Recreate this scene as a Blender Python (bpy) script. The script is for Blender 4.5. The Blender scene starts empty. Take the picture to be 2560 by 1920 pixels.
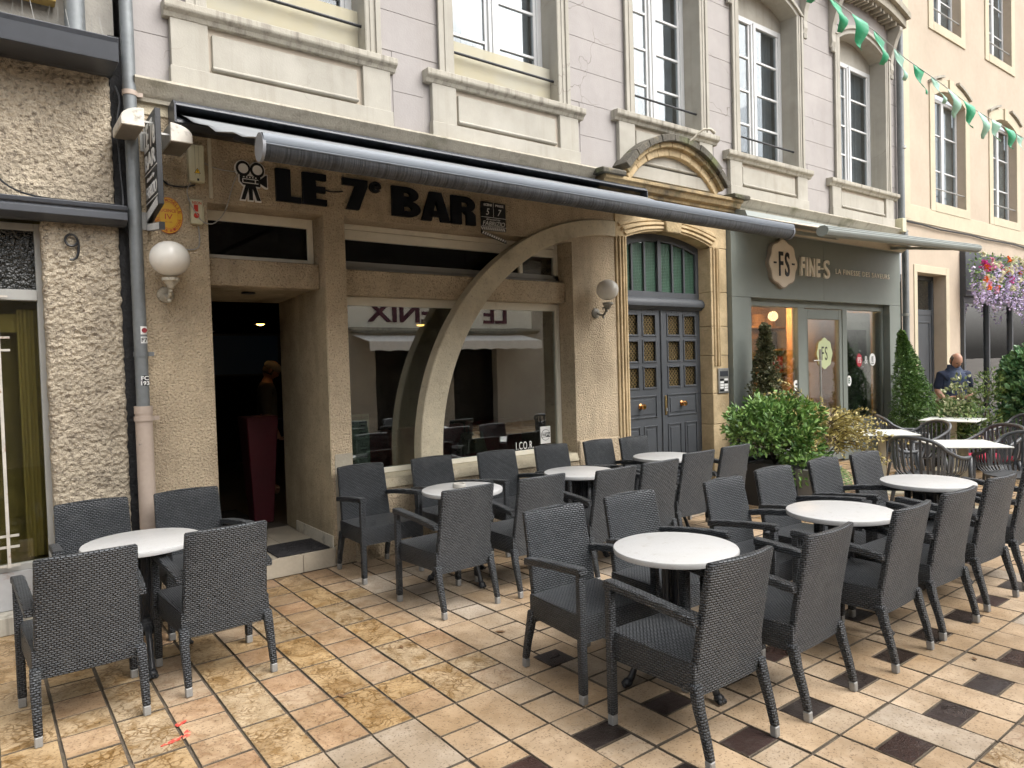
import bpy, bmesh, math, random
from mathutils import Vector, Matrix, noise
random.seed(7)
R = math.radians
PI = math.pi
# ------------------------------------------------------------------ camera, sky, sun, exposure
scene = bpy.context.scene
C = scene.collection
cd = bpy.data.cameras.new('camera')
cam = bpy.data.objects.new('camera', cd)
C.objects.link(cam)
cd.sensor_width = 36.0
cd.lens = 36.0 * 1760.5 / 2560.0
cd.clip_end = 500
cd.clip_start = 0.05
yaw, pit, rol = R(37.147), R(1.636), R(-1.669)
f0 = Vector((math.sin(yaw), math.cos(yaw), 0)); rt = Vector((math.cos(yaw), -math.sin(yaw), 0)); up = Vector((0, 0, 1))
fw = f0 * math.cos(pit) - up * math.sin(pit)
u0 = up * math.cos(pit) + f0 * math.sin(pit)
rr = rt * math.cos(rol) + u0 * math.sin(rol)
uu = u0 * math.cos(rol) - rt * math.sin(rol)
M = Matrix((rr, uu, -fw)).transposed().to_4x4()
M.translation = Vector((0, -5.43, 1.60))
cam.matrix_world = M
scene.camera = cam

SUN_EL, SUN_AZ = 52.0, 152.0      # azimuth measured from +Y clockwise
world = bpy.data.worlds.new('World')
scene.world = world
world.use_nodes = True
wn = world.node_tree
wn.nodes.clear()
wo = wn.nodes.new('ShaderNodeOutputWorld')
wb = wn.nodes.new('ShaderNodeBackground')
sk = wn.nodes.new('ShaderNodeTexSky')
sk.sky_type = 'NISHITA'
sk.sun_disc = False
sk.sun_elevation = R(SUN_EL)
sk.sun_rotation = R(SUN_AZ)
sk.air_density = 1.0
sk.dust_density = 6.0
hs = wn.nodes.new('ShaderNodeHueSaturation')
hs.inputs['Saturation'].default_value = 0.22
wn.links.new(sk.outputs[0], hs.inputs['Color'])
wn.links.new(hs.outputs[0], wb.inputs['Color'])
wb.inputs['Strength'].default_value = 0.15
wn.links.new(wb.outputs[0], wo.inputs['Surface'])
sd = bpy.data.lights.new('sun', 'SUN')
sd.energy = 0.9
sd.angle = R(80)
sd.color = (1.0, 0.96, 0.9)
sun = bpy.data.objects.new('sun', sd)
C.objects.link(sun)
sdir = Vector((math.sin(R(SUN_AZ)) * math.cos(R(SUN_EL)), math.cos(R(SUN_AZ)) * math.cos(R(SUN_EL)), math.sin(R(SUN_EL))))
sun.rotation_euler = sdir.to_track_quat('Z', 'Y').to_euler()
sun.location = (0, -6, 14)
scene.view_settings.view_transform = 'Standard'
scene.view_settings.look = 'None'
scene.view_settings.gamma = 1.0
scene.view_settings.exposure = 1.08
scene.render.engine = 'CYCLES'
scene.cycles.max_bounces = 5
scene.cycles.diffuse_bounces = 3
scene.cycles.glossy_bounces = 2
scene.cycles.transparent_max_bounces = 12
scene.cycles.sample_clamp_indirect = 4.0
scene.cycles.use_adaptive_sampling = True
scene.cycles.adaptive_threshold = 0.03
scene.cycles.adaptive_min_samples = 12

# ------------------------------------------------------------------ helpers
class MB:
    def __init__(s):
        s.v = []; s.f = []
    def add(s, vs, fs):
        b = len(s.v)
        s.v += [tuple(p) for p in vs]
        s.f += [tuple(i + b for i in f) for f in fs]
        return s
    def box(s, x0, x1, y0, y1, z0, z1):
        return s.add([(x0, y0, z0), (x1, y0, z0), (x1, y1, z0), (x0, y1, z0), (x0, y0, z1), (x1, y0, z1), (x1, y1, z1), (x0, y1, z1)],
                     [(0, 3, 2, 1), (4, 5, 6, 7), (0, 1, 5, 4), (1, 2, 6, 5), (2, 3, 7, 6), (3, 0, 4, 7)])
    def loft(s, rings, closed=True, cap=True):
        n = len(rings[0]); vs = [p for r in rings for p in r]; fs = []
        for i in range(len(rings) - 1):
            for j in range(n if closed else n - 1):
                k = (j + 1) % n
                fs.append((i * n + j, i * n + k, (i + 1) * n + k, (i + 1) * n + j))
        if cap and closed:
            fs.append(tuple(range(n - 1, -1, -1)))
            fs.append(tuple((len(rings) - 1) * n + j for j in range(n)))
        return s.add(vs, fs)
    def px(s, prof, x0, x1): return s.loft([[(x0, y, z) for y, z in prof], [(x1, y, z) for y, z in prof]])
    def py(s, prof, y0, y1): return s.loft([[(x, y0, z) for x, z in prof], [(x, y1, z) for x, z in prof]])
    def pz(s, prof, z0, z1): return s.loft([[(x, y, z0) for x, y in prof], [(x, y, z1) for x, y in prof]])
    def tube(s, path, r, n=8, cap=True):
        P = [Vector(p) for p in path]; rings = []
        rad = r if isinstance(r, (list, tuple)) else [r] * len(P)
        t0 = (P[1] - P[0]).normalized()
        a = t0.orthogonal().normalized()
        for i, p in enumerate(P):
            t = (P[min(i + 1, len(P) - 1)] - P[max(i - 1, 0)])
            t = t.normalized() if t.length > 1e-9 else t0
            a = (a - t * a.dot(t))
            a = a.normalized() if a.length > 1e-6 else t.orthogonal().normalized()
            b = t.cross(a)
            rings.append([tuple(p + (a * math.cos(2 * PI * j / n) + b * math.sin(2 * PI * j / n)) * rad[i]) for j in range(n)])
        return s.loft(rings, True, cap)
    def lathe(s, prof, n=16, c=(0, 0, 0), axis='Z'):
        rings = []
        for r, h in prof:
            ring = []
            for j in range(n):
                x, y = r * math.cos(2 * PI * j / n), r * math.sin(2 * PI * j / n)
                p = (x, y, h) if axis == 'Z' else ((x, h, y) if axis == 'Y' else (h, x, y))
                ring.append((p[0] + c[0], p[1] + c[1], p[2] + c[2]))
            rings.append(ring)
        return s.loft(rings)
    def sphere(s, c, r, nu=16, nv=10, sc=(1, 1, 1)):
        rings = []
        for i in range(nv + 1):
            th = -PI / 2 + PI * i / nv
            q = max(math.cos(th), 0.001)
            rings.append([(c[0] + r * sc[0] * q * math.cos(2 * PI * j / nu), c[1] + r * sc[1] * q * math.sin(2 * PI * j / nu), c[2] + r * sc[2] * math.sin(th)) for j in range(nu)])
        return s.loft(rings)
    def quad(s, a, b, c, d): return s.add([a, b, c, d], [(0, 1, 2, 3)])
    def bar(s, a, b, w, h):
        """box bar from a to b, width w sideways, h the other way"""
        a = Vector(a); b = Vector(b); t = (b - a).normalized()
        sd_ = t.cross(Vector((0, 0, 1)))
        sd_ = sd_.normalized() if sd_.length > 1e-4 else Vector((1, 0, 0))
        u_ = sd_.cross(t).normalized()
        rg = [[tuple(p + sd_ * sx * w / 2 + u_ * sz * h / 2) for sx, sz in ((-1, -1), (1, -1), (1, 1), (-1, 1))] for p in (a, b)]
        return s.loft(rg)
    def build(s, name, mat=None, parent=None, smooth=False, bevel=0.0, uv=False, seg=1, recalc=True, loc=None):
        me = bpy.data.meshes.new(name)
        me.from_pydata(s.v, [], s.f)
        if recalc or bevel:
            bm = bmesh.new(); bm.from_mesh(me)
            if recalc: bmesh.ops.recalc_face_normals(bm, faces=bm.faces)
            if bevel:
                es = [e for e in bm.edges if len(e.link_faces) == 2 and e.calc_face_angle(0) > R(35)]
                bmesh.ops.bevel(bm, geom=es, offset=bevel, segments=seg, profile=0.6, affect='EDGES', clamp_overlap=True)
            bm.to_mesh(me); bm.free()
        if uv: box_uv(me)
        if smooth:
            me.polygons.foreach_set('use_smooth', [True] * len(me.polygons))
            if smooth != 'all':
                try: me.set_sharp_from_angle(angle=R(40))
                except Exception: pass
        me.update()
        return put(name, me, mat, parent, loc)

def put(name, me, mat=None, parent=None, loc=None):
    o = bpy.data.objects.new(name, me)
    if mat is not None:
        me.materials.clear()
        me.materials.append(mat)
    if parent is not None: o.parent = parent
    if loc is not None: o.location = loc
    C.objects.link(o)
    return o

def box_uv(me):
    uvl = me.uv_layers.new(name='UVMap')
    for p in me.polygons:
        n = p.normal; ax = max(range(3), key=lambda i: abs(n[i]))
        for li in p.loop_indices:
            c = me.vertices[me.loops[li].vertex_index].co
            uvl.data[li].uv = (c.y, c.z) if ax == 0 else ((c.x, c.z) if ax == 1 else (c.x, c.y))

def tag(o, label=None, cat=None, group=None, kind=None):
    if label: o['label'] = label
    if cat: o['category'] = cat
    if group: o['group'] = group
    if kind: o['kind'] = kind
    return o
def thing(name, label, cat, loc=(0, 0, 0), rz=0.0, group=None):
    o = bpy.data.objects.new(name, None)
    o.empty_display_size = 0.1
    C.objects.link(o); o.location = loc; o.rotation_euler = (0, 0, rz)
    return tag(o, label, cat, group)
def copy_tree(o, parent=None):
    c = o.copy(); C.objects.link(c); c.parent = parent
    for ch in [x for x in KIDS.get(o.name, [])]:
        copy_tree(ch, c)
    return c
KIDS = {}
def note_kids(o):
    KIDS[o.name] = list(o.children)
    for ch in o.children: note_kids(ch)

# ------------------------------------------------------------------ materials
def nmat(name):
    m = bpy.data.materials.new(name); m.use_nodes = True
    nt = m.node_tree
    return m, nt, nt.nodes['Principled BSDF']
def N(nt, t, **kw):
    n = nt.nodes.new(t)
    for k, v in kw.items():
        if k in n.inputs: n.inputs[k].default_value = v
        else: setattr(n, k, v)
    return n
def L(nt, a, b): nt.links.new(a, b)
def col4(c, k=1.0): return (min(c[0] * k, 1), min(c[1] * k, 1), min(c[2] * k, 1), 1)
def mixc(nt, fac, a, b, mode='MIX'):
    m = nt.nodes.new('ShaderNodeMix'); m.data_type = 'RGBA'; m.blend_type = mode
    if hasattr(fac, 'is_linked') or hasattr(fac, 'links'): L(nt, fac, m.inputs[0])
    else: m.inputs[0].default_value = fac
    for s_, v in ((6, a), (7, b)):
        if hasattr(v, 'links'): L(nt, v, m.inputs[s_])
        else: m.inputs[s_].default_value = v
    return m.outputs[2]
def ramp(nt, inp, a, b):
    r = nt.nodes.new('ShaderNodeMapRange'); r.inputs['From Min'].default_value = a; r.inputs['From Max'].default_value = b
    L(nt, inp, r.inputs['Value'])
    return r.outputs[0]
def noise_n(nt, vec, scale, detail=4, rough=.55):
    n = nt.nodes.new('ShaderNodeTexNoise'); n.inputs['Scale'].default_value = scale
    n.inputs['Detail'].default_value = detail; n.inputs['Roughness'].default_value = rough
    L(nt, vec, n.inputs['Vector'])
    return n.outputs[0]
def coords(nt, st=(1, 1, 1), kind='Object', rnd=False):
    tc = nt.nodes.new('ShaderNodeTexCoord'); mp = nt.nodes.new('ShaderNodeMapping')
    mp.inputs['Scale'].default_value = st
    L(nt, tc.outputs[kind], mp.inputs['Vector'])
    if rnd:
        oi = nt.nodes.new('ShaderNodeObjectInfo'); ml = nt.nodes.new('ShaderNodeMath'); ml.operation = 'MULTIPLY'; ml.inputs[1].default_value = 37.0
        L(nt, oi.outputs['Random'], ml.inputs[0]); L(nt, ml.outputs[0], mp.inputs['Location'])
    return mp.outputs[0]
def bumpn(nt, bs, h, strength, dist=.01, prev=None):
    b = nt.nodes.new('ShaderNodeBump'); b.inputs['Strength'].default_value = strength; b.inputs['Distance'].default_value = dist
    L(nt, h, b.inputs['Height'])
    if prev is not None: L(nt, prev, b.inputs['Normal'])
    L(nt, b.outputs[0], bs.inputs['Normal'])
    return b.outputs[0]
def pmat(name, c, rough=.6, metal=0., var=.12, vs=3.0, bump=0., bs=80., bd=.01, spec=.5, stains=(), st=(1, 1, 1), rnd=False, rvar=0., crack=0.):
    """plain procedural surface: two scales of tone variation, stains ((colour, scale, lo, hi, amount, stretch)), fine relief"""
    m, nt, p = nmat(name)
    v = coords(nt, st, rnd=rnd)
    n1 = noise_n(nt, v, vs, 3)
    c_ = mixc(nt, ramp(nt, n1, .3, .7), col4(c, 1 - var), col4(c, 1 + var))
    n2 = noise_n(nt, v, vs * 9, 2)
    c_ = mixc(nt, ramp(nt, n2, .35, .75), c_, mixc(nt, 1.0, c_, (1 - var * .8,) * 3 + (1,), 'MULTIPLY'))
    for (sc_, ss, lo, hi, am, stt) in stains:
        vv = coords(nt, stt)
        f = ramp(nt, noise_n(nt, vv, ss, 3, .62), lo, hi)
        ml = nt.nodes.new('ShaderNodeMath'); ml.operation = 'MULTIPLY'; ml.use_clamp = True; ml.inputs[1].default_value = am
        L(nt, f, ml.inputs[0])
        c_ = mixc(nt, ml.outputs[0], c_, col4(sc_))
    if crack:
        wv = nt.nodes.new('ShaderNodeTexNoise'); wv.inputs['Scale'].default_value = 3.0; wv.inputs['Detail'].default_value = 3; L(nt, v, wv.inputs['Vector'])
        sc2 = N(nt, 'ShaderNodeVectorMath', operation='SCALE'); sc2.inputs['Scale'].default_value = .35; L(nt, wv.outputs['Color'], sc2.inputs[0])
        ad2 = N(nt, 'ShaderNodeVectorMath', operation='ADD'); L(nt, v, ad2.inputs[0]); L(nt, sc2.outputs[0], ad2.inputs[1])
        vo = N(nt, 'ShaderNodeTexVoronoi'); vo.feature = 'DISTANCE_TO_EDGE'; vo.inputs['Scale'].default_value = 1.5; L(nt, ad2.outputs[0], vo.inputs['Vector'])
        mk_ = N(nt, 'ShaderNodeMath', operation='MULTIPLY'); mk_.use_clamp = True
        L(nt, ramp(nt, vo.outputs['Distance'], .006, .001), mk_.inputs[0]); L(nt, ramp(nt, noise_n(nt, v, 1.1, 2), .52, .60), mk_.inputs[1])
        mk2 = N(nt, 'ShaderNodeMath', operation='MULTIPLY'); mk2.inputs[1].default_value = crack; L(nt, mk_.outputs[0], mk2.inputs[0])
        c_ = mixc(nt, mk2.outputs[0], c_, (.12, .10, .085, 1))
    L(nt, c_, p.inputs['Base Color'])
    p.inputs['Roughness'].default_value = rough
    if rvar:
        rr_ = nt.nodes.new('ShaderNodeMapRange'); rr_.inputs['To Min'].default_value = rough - rvar; rr_.inputs['To Max'].default_value = rough + rvar
        L(nt, n1, rr_.inputs['Value']); L(nt, rr_.outputs[0], p.inputs['Roughness'])
    p.inputs['Metallic'].default_value = metal
    p.inputs['Specular IOR Level'].default_value = spec
    if bump: bumpn(nt, p, noise_n(nt, v, bs, 1, .6), bump, bd)
    return m
def emat(name, c, s):
    m, nt, p = nmat(name)
    p.inputs['Base Color'].default_value = col4(c)
    p.inputs['Emission Color'].default_value = col4(c)
    p.inputs['Emission Strength'].default_value = s
    return m
def glassmat(name, tint=(.8, .85, .85), base=.12, rough=0.0, k=1.0, wav=.0):
    m, nt, p = nmat(name)
    nt.nodes.remove(p)
    out = nt.nodes['Material Output']
    tr = N(nt, 'ShaderNodeBsdfTransparent'); tr.inputs[0].default_value = col4(tint)
    gl = N(nt, 'ShaderNodeBsdfGlossy'); gl.inputs[0].default_value = (1, 1, 1, 1); gl.inputs['Roughness'].default_value = rough
    fr = N(nt, 'ShaderNodeFresnel'); fr.inputs[0].default_value = 1.5
    ma = N(nt, 'ShaderNodeMath', operation='MULTIPLY_ADD'); ma.use_clamp = True
    L(nt, fr.outputs[0], ma.inputs[0]); ma.inputs[1].default_value = k; ma.inputs[2].default_value = base
    if wav:
        v = coords(nt)
        b = N(nt, 'ShaderNodeBump'); b.inputs['Strength'].default_value = wav; b.inputs['Distance'].default_value = .01
        L(nt, noise_n(nt, v, 2.2, 1), b.inputs['Height']); L(nt, b.outputs[0], gl.inputs['Normal'])
    mx = N(nt, 'ShaderNodeMixShader')
    L(nt, ma.outputs[0], mx.inputs[0]); L(nt, tr.outputs[0], mx.inputs[1]); L(nt, gl.outputs[0], mx.inputs[2]); L(nt, mx.outputs[0], out.inputs[0])
    return m

MT = {}
S1 = (1, 1, 1); SV = (1.0, 1.0, .12)
MT['pink'] = pmat('pink_render', (.345, .322, .310), .85, var=.07, vs=1.2, bump=.12, bs=60, stains=(((.28, .255, .235), 2.6, .50, .74, .45, SV), ((.26, .235, .21), 5.0, .62, .78, .35, S1), ((.44, .41, .39), 1.0, .5, .7, .4, S1)), crack=.7)
MT['cream'] = pmat('cream_painted_stone', (.372, .352, .302), .8, var=.08, vs=1.5, bump=.10, bs=90, stains=(((.25, .225, .18), 9.0, .54, .78, .55, (1, 1, .06)), ((.30, .27, .21), 2.5, .56, .76, .4, S1), ((.50, .475, .42), 1.3, .52, .7, .5, S1)), crack=.35)
MT['sillstone'] = pmat('weathered_sill_stone', (.40, .375, .315), .85, var=.1, vs=2, bump=.2, bs=90, stains=(((.15, .135, .11), 16.0, .48, .72, .75, (1, 1, .05)), ((.22, .20, .16), 4.0, .54, .74, .55, S1)))
MT['ledge'] = pmat('mossy_ledge_stone', (.37, .34, .275), .9, var=.12, vs=2, bump=.3, bs=60, stains=(((.10, .105, .05), 1.7, .58, .74, .8, S1), ((.16, .14, .11), 12.0, .54, .75, .6, (1, 1, .1))))
MT['brown'] = pmat('brown_roughcast', (.56, .455, .315), .95, var=.16, vs=1.6, bump=1.0, bs=62, bd=.02, stains=(((.16, .12, .08), 2.2, .50, .76, .6, (1, 1, .25)), ((.52, .42, .29), 1.2, .56, .76, .5, S1), ((.13, .10, .07), 75, .54, .66, .6, S1)))
MT['archm'] = pmat('arch_render', (.60, .53, .385), .9, var=.13, vs=2.2, bump=.5, bs=80, bd=.012, stains=(((.22, .17, .11), 3.0, .54, .74, .5, S1), ((.24, .19, .13), 60, .58, .68, .45, S1), ((.10, .09, .08), 9.0, .72, .8, .4, S1)))
MT['jamb'] = pmat('stained_jamb_render', (.46, .38, .25), .9, var=.18, vs=2.0, bump=.7, bs=75, bd=.012, stains=(((.14, .11, .07), 70, .56, .66, .5, S1), ((.13, .11, .07), 2.4, .46, .72, .7, (1, 1, .22)), ((.50, .42, .28), 3.0, .60, .78, .5, S1)))
MT['gold'] = pmat('ochre_limestone', (.54, .42, .25), .9, var=.2, vs=3.5, bump=.5, bs=45, bd=.01, stains=(((.27, .17, .06), 3.0, .50, .72, .6, (1, 1, .3)), ((.62, .50, .31), 5.0, .56, .75, .6, S1)))
MT['soot'] = pmat('sooty_moss_stone', (.11, .10, .08), .95, var=.3, vs=4, bump=.6, bs=40, bd=.012, stains=(((.14, .16, .06), 2.5, .50, .68, .8, S1), ((.42, .34, .20), 4.0, .60, .74, .6, S1), ((.05, .048, .042), 6.0, .55, .7, .6, S1)))
MT['white'] = pmat('white_window_paint', (.62, .63, .63), .45, var=.03, vs=4)
MT['almond'] = pmat('cream_window_frame', (.80, .76, .64), .5, var=.05, vs=3, stains=(((.4, .36, .28), 8, .62, .8, .3, S1),))
MT['greyframe'] = pmat('grey_window_frame', (.34, .34, .32), .5, var=.06)
MT['slate'] = pmat('slate_painted_wood', (.058, .064, .072), .5, var=.12, vs=2, bump=.08, bs=60, stains=(((.12, .13, .135), 6, .66, .78, .5, S1),), st=(1, 1, .4))
MT['fs'] = pmat('grey_green_panel', (.19, .212, .19), .55, var=.05, vs=1.2, bump=.02, bs=200)
MT['rbw'] = pmat('beige_facade_render', (.48, .40, .31), .9, var=.07, vs=1.3, bump=.25, bs=100, stains=(((.42, .36, .29), 2.4, .56, .78, .4, SV),))
MT['rbc'] = pmat('pale_yellow_surround', (.53, .47, .345), .88, var=.07, vs=1.5, bump=.15, bs=100, stains=(((.42, .37, .28), 3.0, .60, .8, .4, SV),))
MT['rough'] = pmat('coarse_stucco', (.43, .37, .28), .95, var=.18, vs=5, bump=1.0, bs=75, bd=.016, stains=(((.13, .105, .08), 34, .52, .66, .75, S1), ((.25, .21, .16), 2.0, .5, .72, .5, S1)))
MT['hood'] = pmat('weathered_hood_stone', (.40, .305, .17), .95, var=.25, vs=4, bump=.6, bs=45, bd=.012, stains=(((.09, .08, .06), 3.0, .48, .66, .8, S1), ((.14, .14, .065), 5.0, .56, .70, .6, S1)))
MT['dark'] = pmat('black_metal', (.022, .024, .028), .42, var=.2, vs=5)
MT['anth'] = pmat('anthracite_sheet', (.045, .050, .060), .40, var=.12, vs=2, stains=(((.10, .10, .11), 9, .6, .8, .3, (1, 1, .1)),))
MT['black'] = pmat('black_panel', (.012, .013, .015), .35, var=.2)
MT['signtext'] = pmat('white_lettering', (.82, .82, .80), .5, var=.02)
MT['letter'] = pmat('black_sign_letter', (.007, .009, .013), .6, var=.2, vs=8, spec=.25)
MT['zinc'] = pmat('zinc_pipe', (.195, .21, .215), .48, metal=.35, var=.18, vs=3, stains=(((.48, .48, .46), 7, .62, .74, .5, (1, 1, .2)), ((.13, .15, .16), 3, .55, .75, .5, (1, 1, .2))))
MT['castp'] = pmat('beige_painted_pipe', (.42, .34, .28), .6, var=.1, vs=4, stains=(((.12, .13, .13), 14, .69, .73, .9, S1),))
MT['steel'] = pmat('galvanised_steel', (.42, .42, .40), .45, metal=.7, var=.15, vs=12)
MT['plastic'] = pmat('aged_cream_plastic', (.58, .55, .38), .5, var=.06, vs=4, stains=(((.3, .27, .18), 6, .64, .8, .4, SV),))
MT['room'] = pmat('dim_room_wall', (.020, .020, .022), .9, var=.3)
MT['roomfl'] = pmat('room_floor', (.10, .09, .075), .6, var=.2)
MT['curt'] = pmat('net_curtain', (.25, .26, .27), .95, var=.12, vs=3, st=(9, 9, .3))
MT['ocurt'] = pmat('mustard_curtain', (.23, .19, .075), .9, var=.15, vs=2, st=(6, 6, .4))
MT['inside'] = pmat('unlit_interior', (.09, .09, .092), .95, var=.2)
MT['glass'] = glassmat('shop_glass', (.62, .68, .66), .24, k=.9, wav=.03)
MT['wglass'] = glassmat('old_window_glass', (.82, .86, .88), .035, k=.35, wav=.08)
MT['fsglass'] = glassmat('clear_shop_glass', (.94, .96, .95), .03, k=.6, wav=.03)
MT['dglass'] = glassmat('dark_transom_glass', (.16, .19, .19), .03, k=.5, wav=.02)
MT['yglass'] = pmat('frosted_yellow_film', (.56, .49, .27), .35, var=.12, vs=1.5, stains=(((.42, .36, .18), 3, .55, .75, .5, SV),))
MT['tile_lt'] = pmat('pale_step_tile', (.42, .37, .29), .45, var=.10, vs=5, stains=(((.2, .18, .14), 4, .58, .8, .4, S1),))
MT['mat'] = pmat('doormat_rubber', (.022, .020, .022), .95, var=.3, vs=20, bump=.6, bs=300)
MT['red'] = pmat('red_leatherette', (.23, .015, .022), .5, var=.15)
MT['globe'] = pmat('opal_glass_globe', (.80, .77, .70), .22, var=.04, vs=5)
MT['brass'] = pmat('aged_brass', (.45, .33, .16), .35, metal=.9, var=.2, vs=20)
MT['copper'] = pmat('polished_copper_knob', (.62, .34, .14), .22, metal=1.0, var=.1, vs=20)
MT['chalky'] = pmat('chalky_lamp_metal', (.50, .46, .37), .6, var=.25, vs=25, stains=(((.2, .17, .12), 30, .55, .7, .7, S1),))
# ------------------------------------------------------------------ ground and paving
def tile_material(name, a, b, c, vein, vs, va, rough=.5, relief=.25, wetk=1.0):
    m, nt, p = nmat(name)
    geo = N(nt, 'ShaderNodeNewGeometry'); oi = N(nt, 'ShaderNodeObjectInfo')
    ad = N(nt, 'ShaderNodeMath', operation='ADD'); fr = N(nt, 'ShaderNodeMath', operation='FRACT')
    L(nt, geo.outputs['Random Per Island'], ad.inputs[0]); L(nt, oi.outputs['Random'], ad.inputs[1]); L(nt, ad.outputs[0], fr.inputs[0])
    rnd = fr.outputs[0]
    off = N(nt, 'ShaderNodeVectorMath', operation='SCALE'); off.inputs[0].default_value = (13.1, 7.7, 29.0); L(nt, rnd, off.inputs['Scale'])
    pos = N(nt, 'ShaderNodeVectorMath', operation='ADD'); L(nt, geo.outputs['Position'], pos.inputs[0]); L(nt, off.outputs[0], pos.inputs[1])
    P = pos.outputs[0]
    cr = N(nt, 'ShaderNodeValToRGB'); L(nt, rnd, cr.inputs[0])
    cr.color_ramp.interpolation = 'LINEAR'
    e = cr.color_ramp.elements
    e[0].position = 0.0; e[0].color = col4(a); e[1].position = 1.0; e[1].color = col4(c)
    x = e.new(.45); x.color = col4(b)
    base = cr.outputs[0]
    cl = noise_n(nt, P, 6.0, 3, .6)
    base = mixc(nt, ramp(nt, cl, .32, .72), mixc(nt, 1.0, base, (.74, .70, .64, 1), 'MULTIPLY'), mixc(nt, 1.0, base, (1.12, 1.10, 1.08, 1), 'MULTIPLY'))
    # brecciated veins, warped cell borders that break up
    wv = N(nt, 'ShaderNodeTexNoise'); wv.inputs['Scale'].default_value = 9; wv.inputs['Detail'].default_value = 2; L(nt, P, wv.inputs['Vector'])
    wsc = N(nt, 'ShaderNodeVectorMath', operation='SCALE'); wsc.inputs['Scale'].default_value = .17; L(nt, wv.outputs['Color'], wsc.inputs[0])
    wp = N(nt, 'ShaderNodeVectorMath', operation='ADD'); L(nt, P, wp.inputs[0]); L(nt, wsc.outputs[0], wp.inputs[1])
    vo = N(nt, 'ShaderNodeTexVoronoi'); vo.feature = 'DISTANCE_TO_EDGE'; vo.inputs['Scale'].default_value = vs; L(nt, wp.outputs[0], vo.inputs['Vector'])
    edge = ramp(nt, vo.outputs['Distance'], .15, .0)
    msk = ramp(nt, noise_n(nt, P, 5.5, 3, .65), .38, .58)
    mu = N(nt, 'ShaderNodeMath', operation='MULTIPLY'); mu.use_clamp = True; L(nt, edge, mu.inputs[0]); L(nt, msk, mu.inputs[1])
    mu2 = N(nt, 'ShaderNodeMath', operation='MULTIPLY'); mu2.use_clamp = True; L(nt, mu.outputs[0], mu2.inputs[0]); mu2.inputs[1].default_value = va
    # brown clouding that gathers round the veins
    bl = N(nt, 'ShaderNodeMath', operation='MULTIPLY'); bl.use_clamp = True
    L(nt, ramp(nt, noise_n(nt, wp.outputs[0], 11, 3, .6), .50, .66), bl.inputs[0]); bl.inputs[1].default_value = min(1, va * .9)
    base = mixc(nt, bl.outputs[0], base, mixc(nt, 1.0, base, (.60, .50, .34, 1), 'MULTIPLY'))
    base = mixc(nt, mu2.outputs[0], base, col4(vein))
    # pores
    pn = noise_n(nt, P, 95, 1, .7)
    pr = ramp(nt, pn, .58, .68)
    mp_ = N(nt, 'ShaderNodeMath', operation='MULTIPLY'); mp_.use_clamp = True; L(nt, pr, mp_.inputs[0]); mp_.inputs[1].default_value = .75
    base = mixc(nt, mp_.outputs[0], base, mixc(nt, 1.0, base, (.38, .33, .27, 1), 'MULTIPLY'))
    # damp patches: darker and glossier
    dm = ramp(nt, noise_n(nt, geo.outputs['Position'], 0.9, 3, .6), .46, .64)
    base = mixc(nt, dm, base, mixc(nt, 1.0, base, (.80, .75, .68, 1), 'MULTIPLY'))
    L(nt, base, p.inputs['Base Color'])
    rg = N(nt, 'ShaderNodeMapRange'); rg.inputs['To Min'].default_value = rough + .1; rg.inputs['To Max'].default_value = rough - .2 * wetk
    L(nt, dm, rg.inputs['Value']); L(nt, rg.outputs[0], p.inputs['Roughness'])
    p.inputs['Specular IOR Level'].default_value = .5
    hn = N(nt, 'ShaderNodeMath', operation='SUBTRACT'); L(nt, noise_n(nt, P, 30, 2, .65), hn.inputs[0]); L(nt, mu2.outputs[0], hn.inputs[1])
    b1 = bumpn(nt, p, hn.outputs[0], relief, .006)
    bumpn(nt, p, mp_.outputs[0], relief * -1.0 if relief < 0 else relief, -.004, b1)
    return m
MT['tgold'] = tile_material('golden_breccia_stone', (.45, .32, .17), (.46, .345, .21), (.45, .36, .245), (.17, .095, .028), 21, 1.0, .42, .4)
MT['tsplit'] = tile_material('split_pink_stone', (.43, .29, .18), (.44, .325, .21), (.42, .335, .245), (.22, .12, .06), 12, .55, .5, .35)
MT['tpale'] = tile_material('pale_travertine', (.465, .352, .235), (.485, .38, .27), (.44, .36, .27), (.36, .24, .13), 10, .25, .48, .3)
MT['tgrey'] = tile_material('greyish_travertine', (.41, .35, .28), (.44, .38, .31), (.38, .33, .275), (.33, .26, .18), 12, .25, .55, .3)
MT['tdark'] = tile_material('dark_slate_inlay', (.030, .022, .020), (.040, .033, .031), (.050, .026, .022), (.08, .07, .065), 7, .3, .32, .5)
MT['grout'] = pmat('dark_joint_mortar', (.12, .095, .068), .9, var=.3, vs=12, bump=.6, bs=150, stains=(((.08, .085, .03), 6, .62, .74, .6, S1),))

g = MB().quad((-120, -120, -.06), (160, -120, -.06), (160, 120, -.06), (-120, 120, -.06)).build('ground', pmat('street_subbase', (.16, .14, .12), .9, var=.2, vs=.4), recalc=False)
tag(g, kind='structure')
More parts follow.
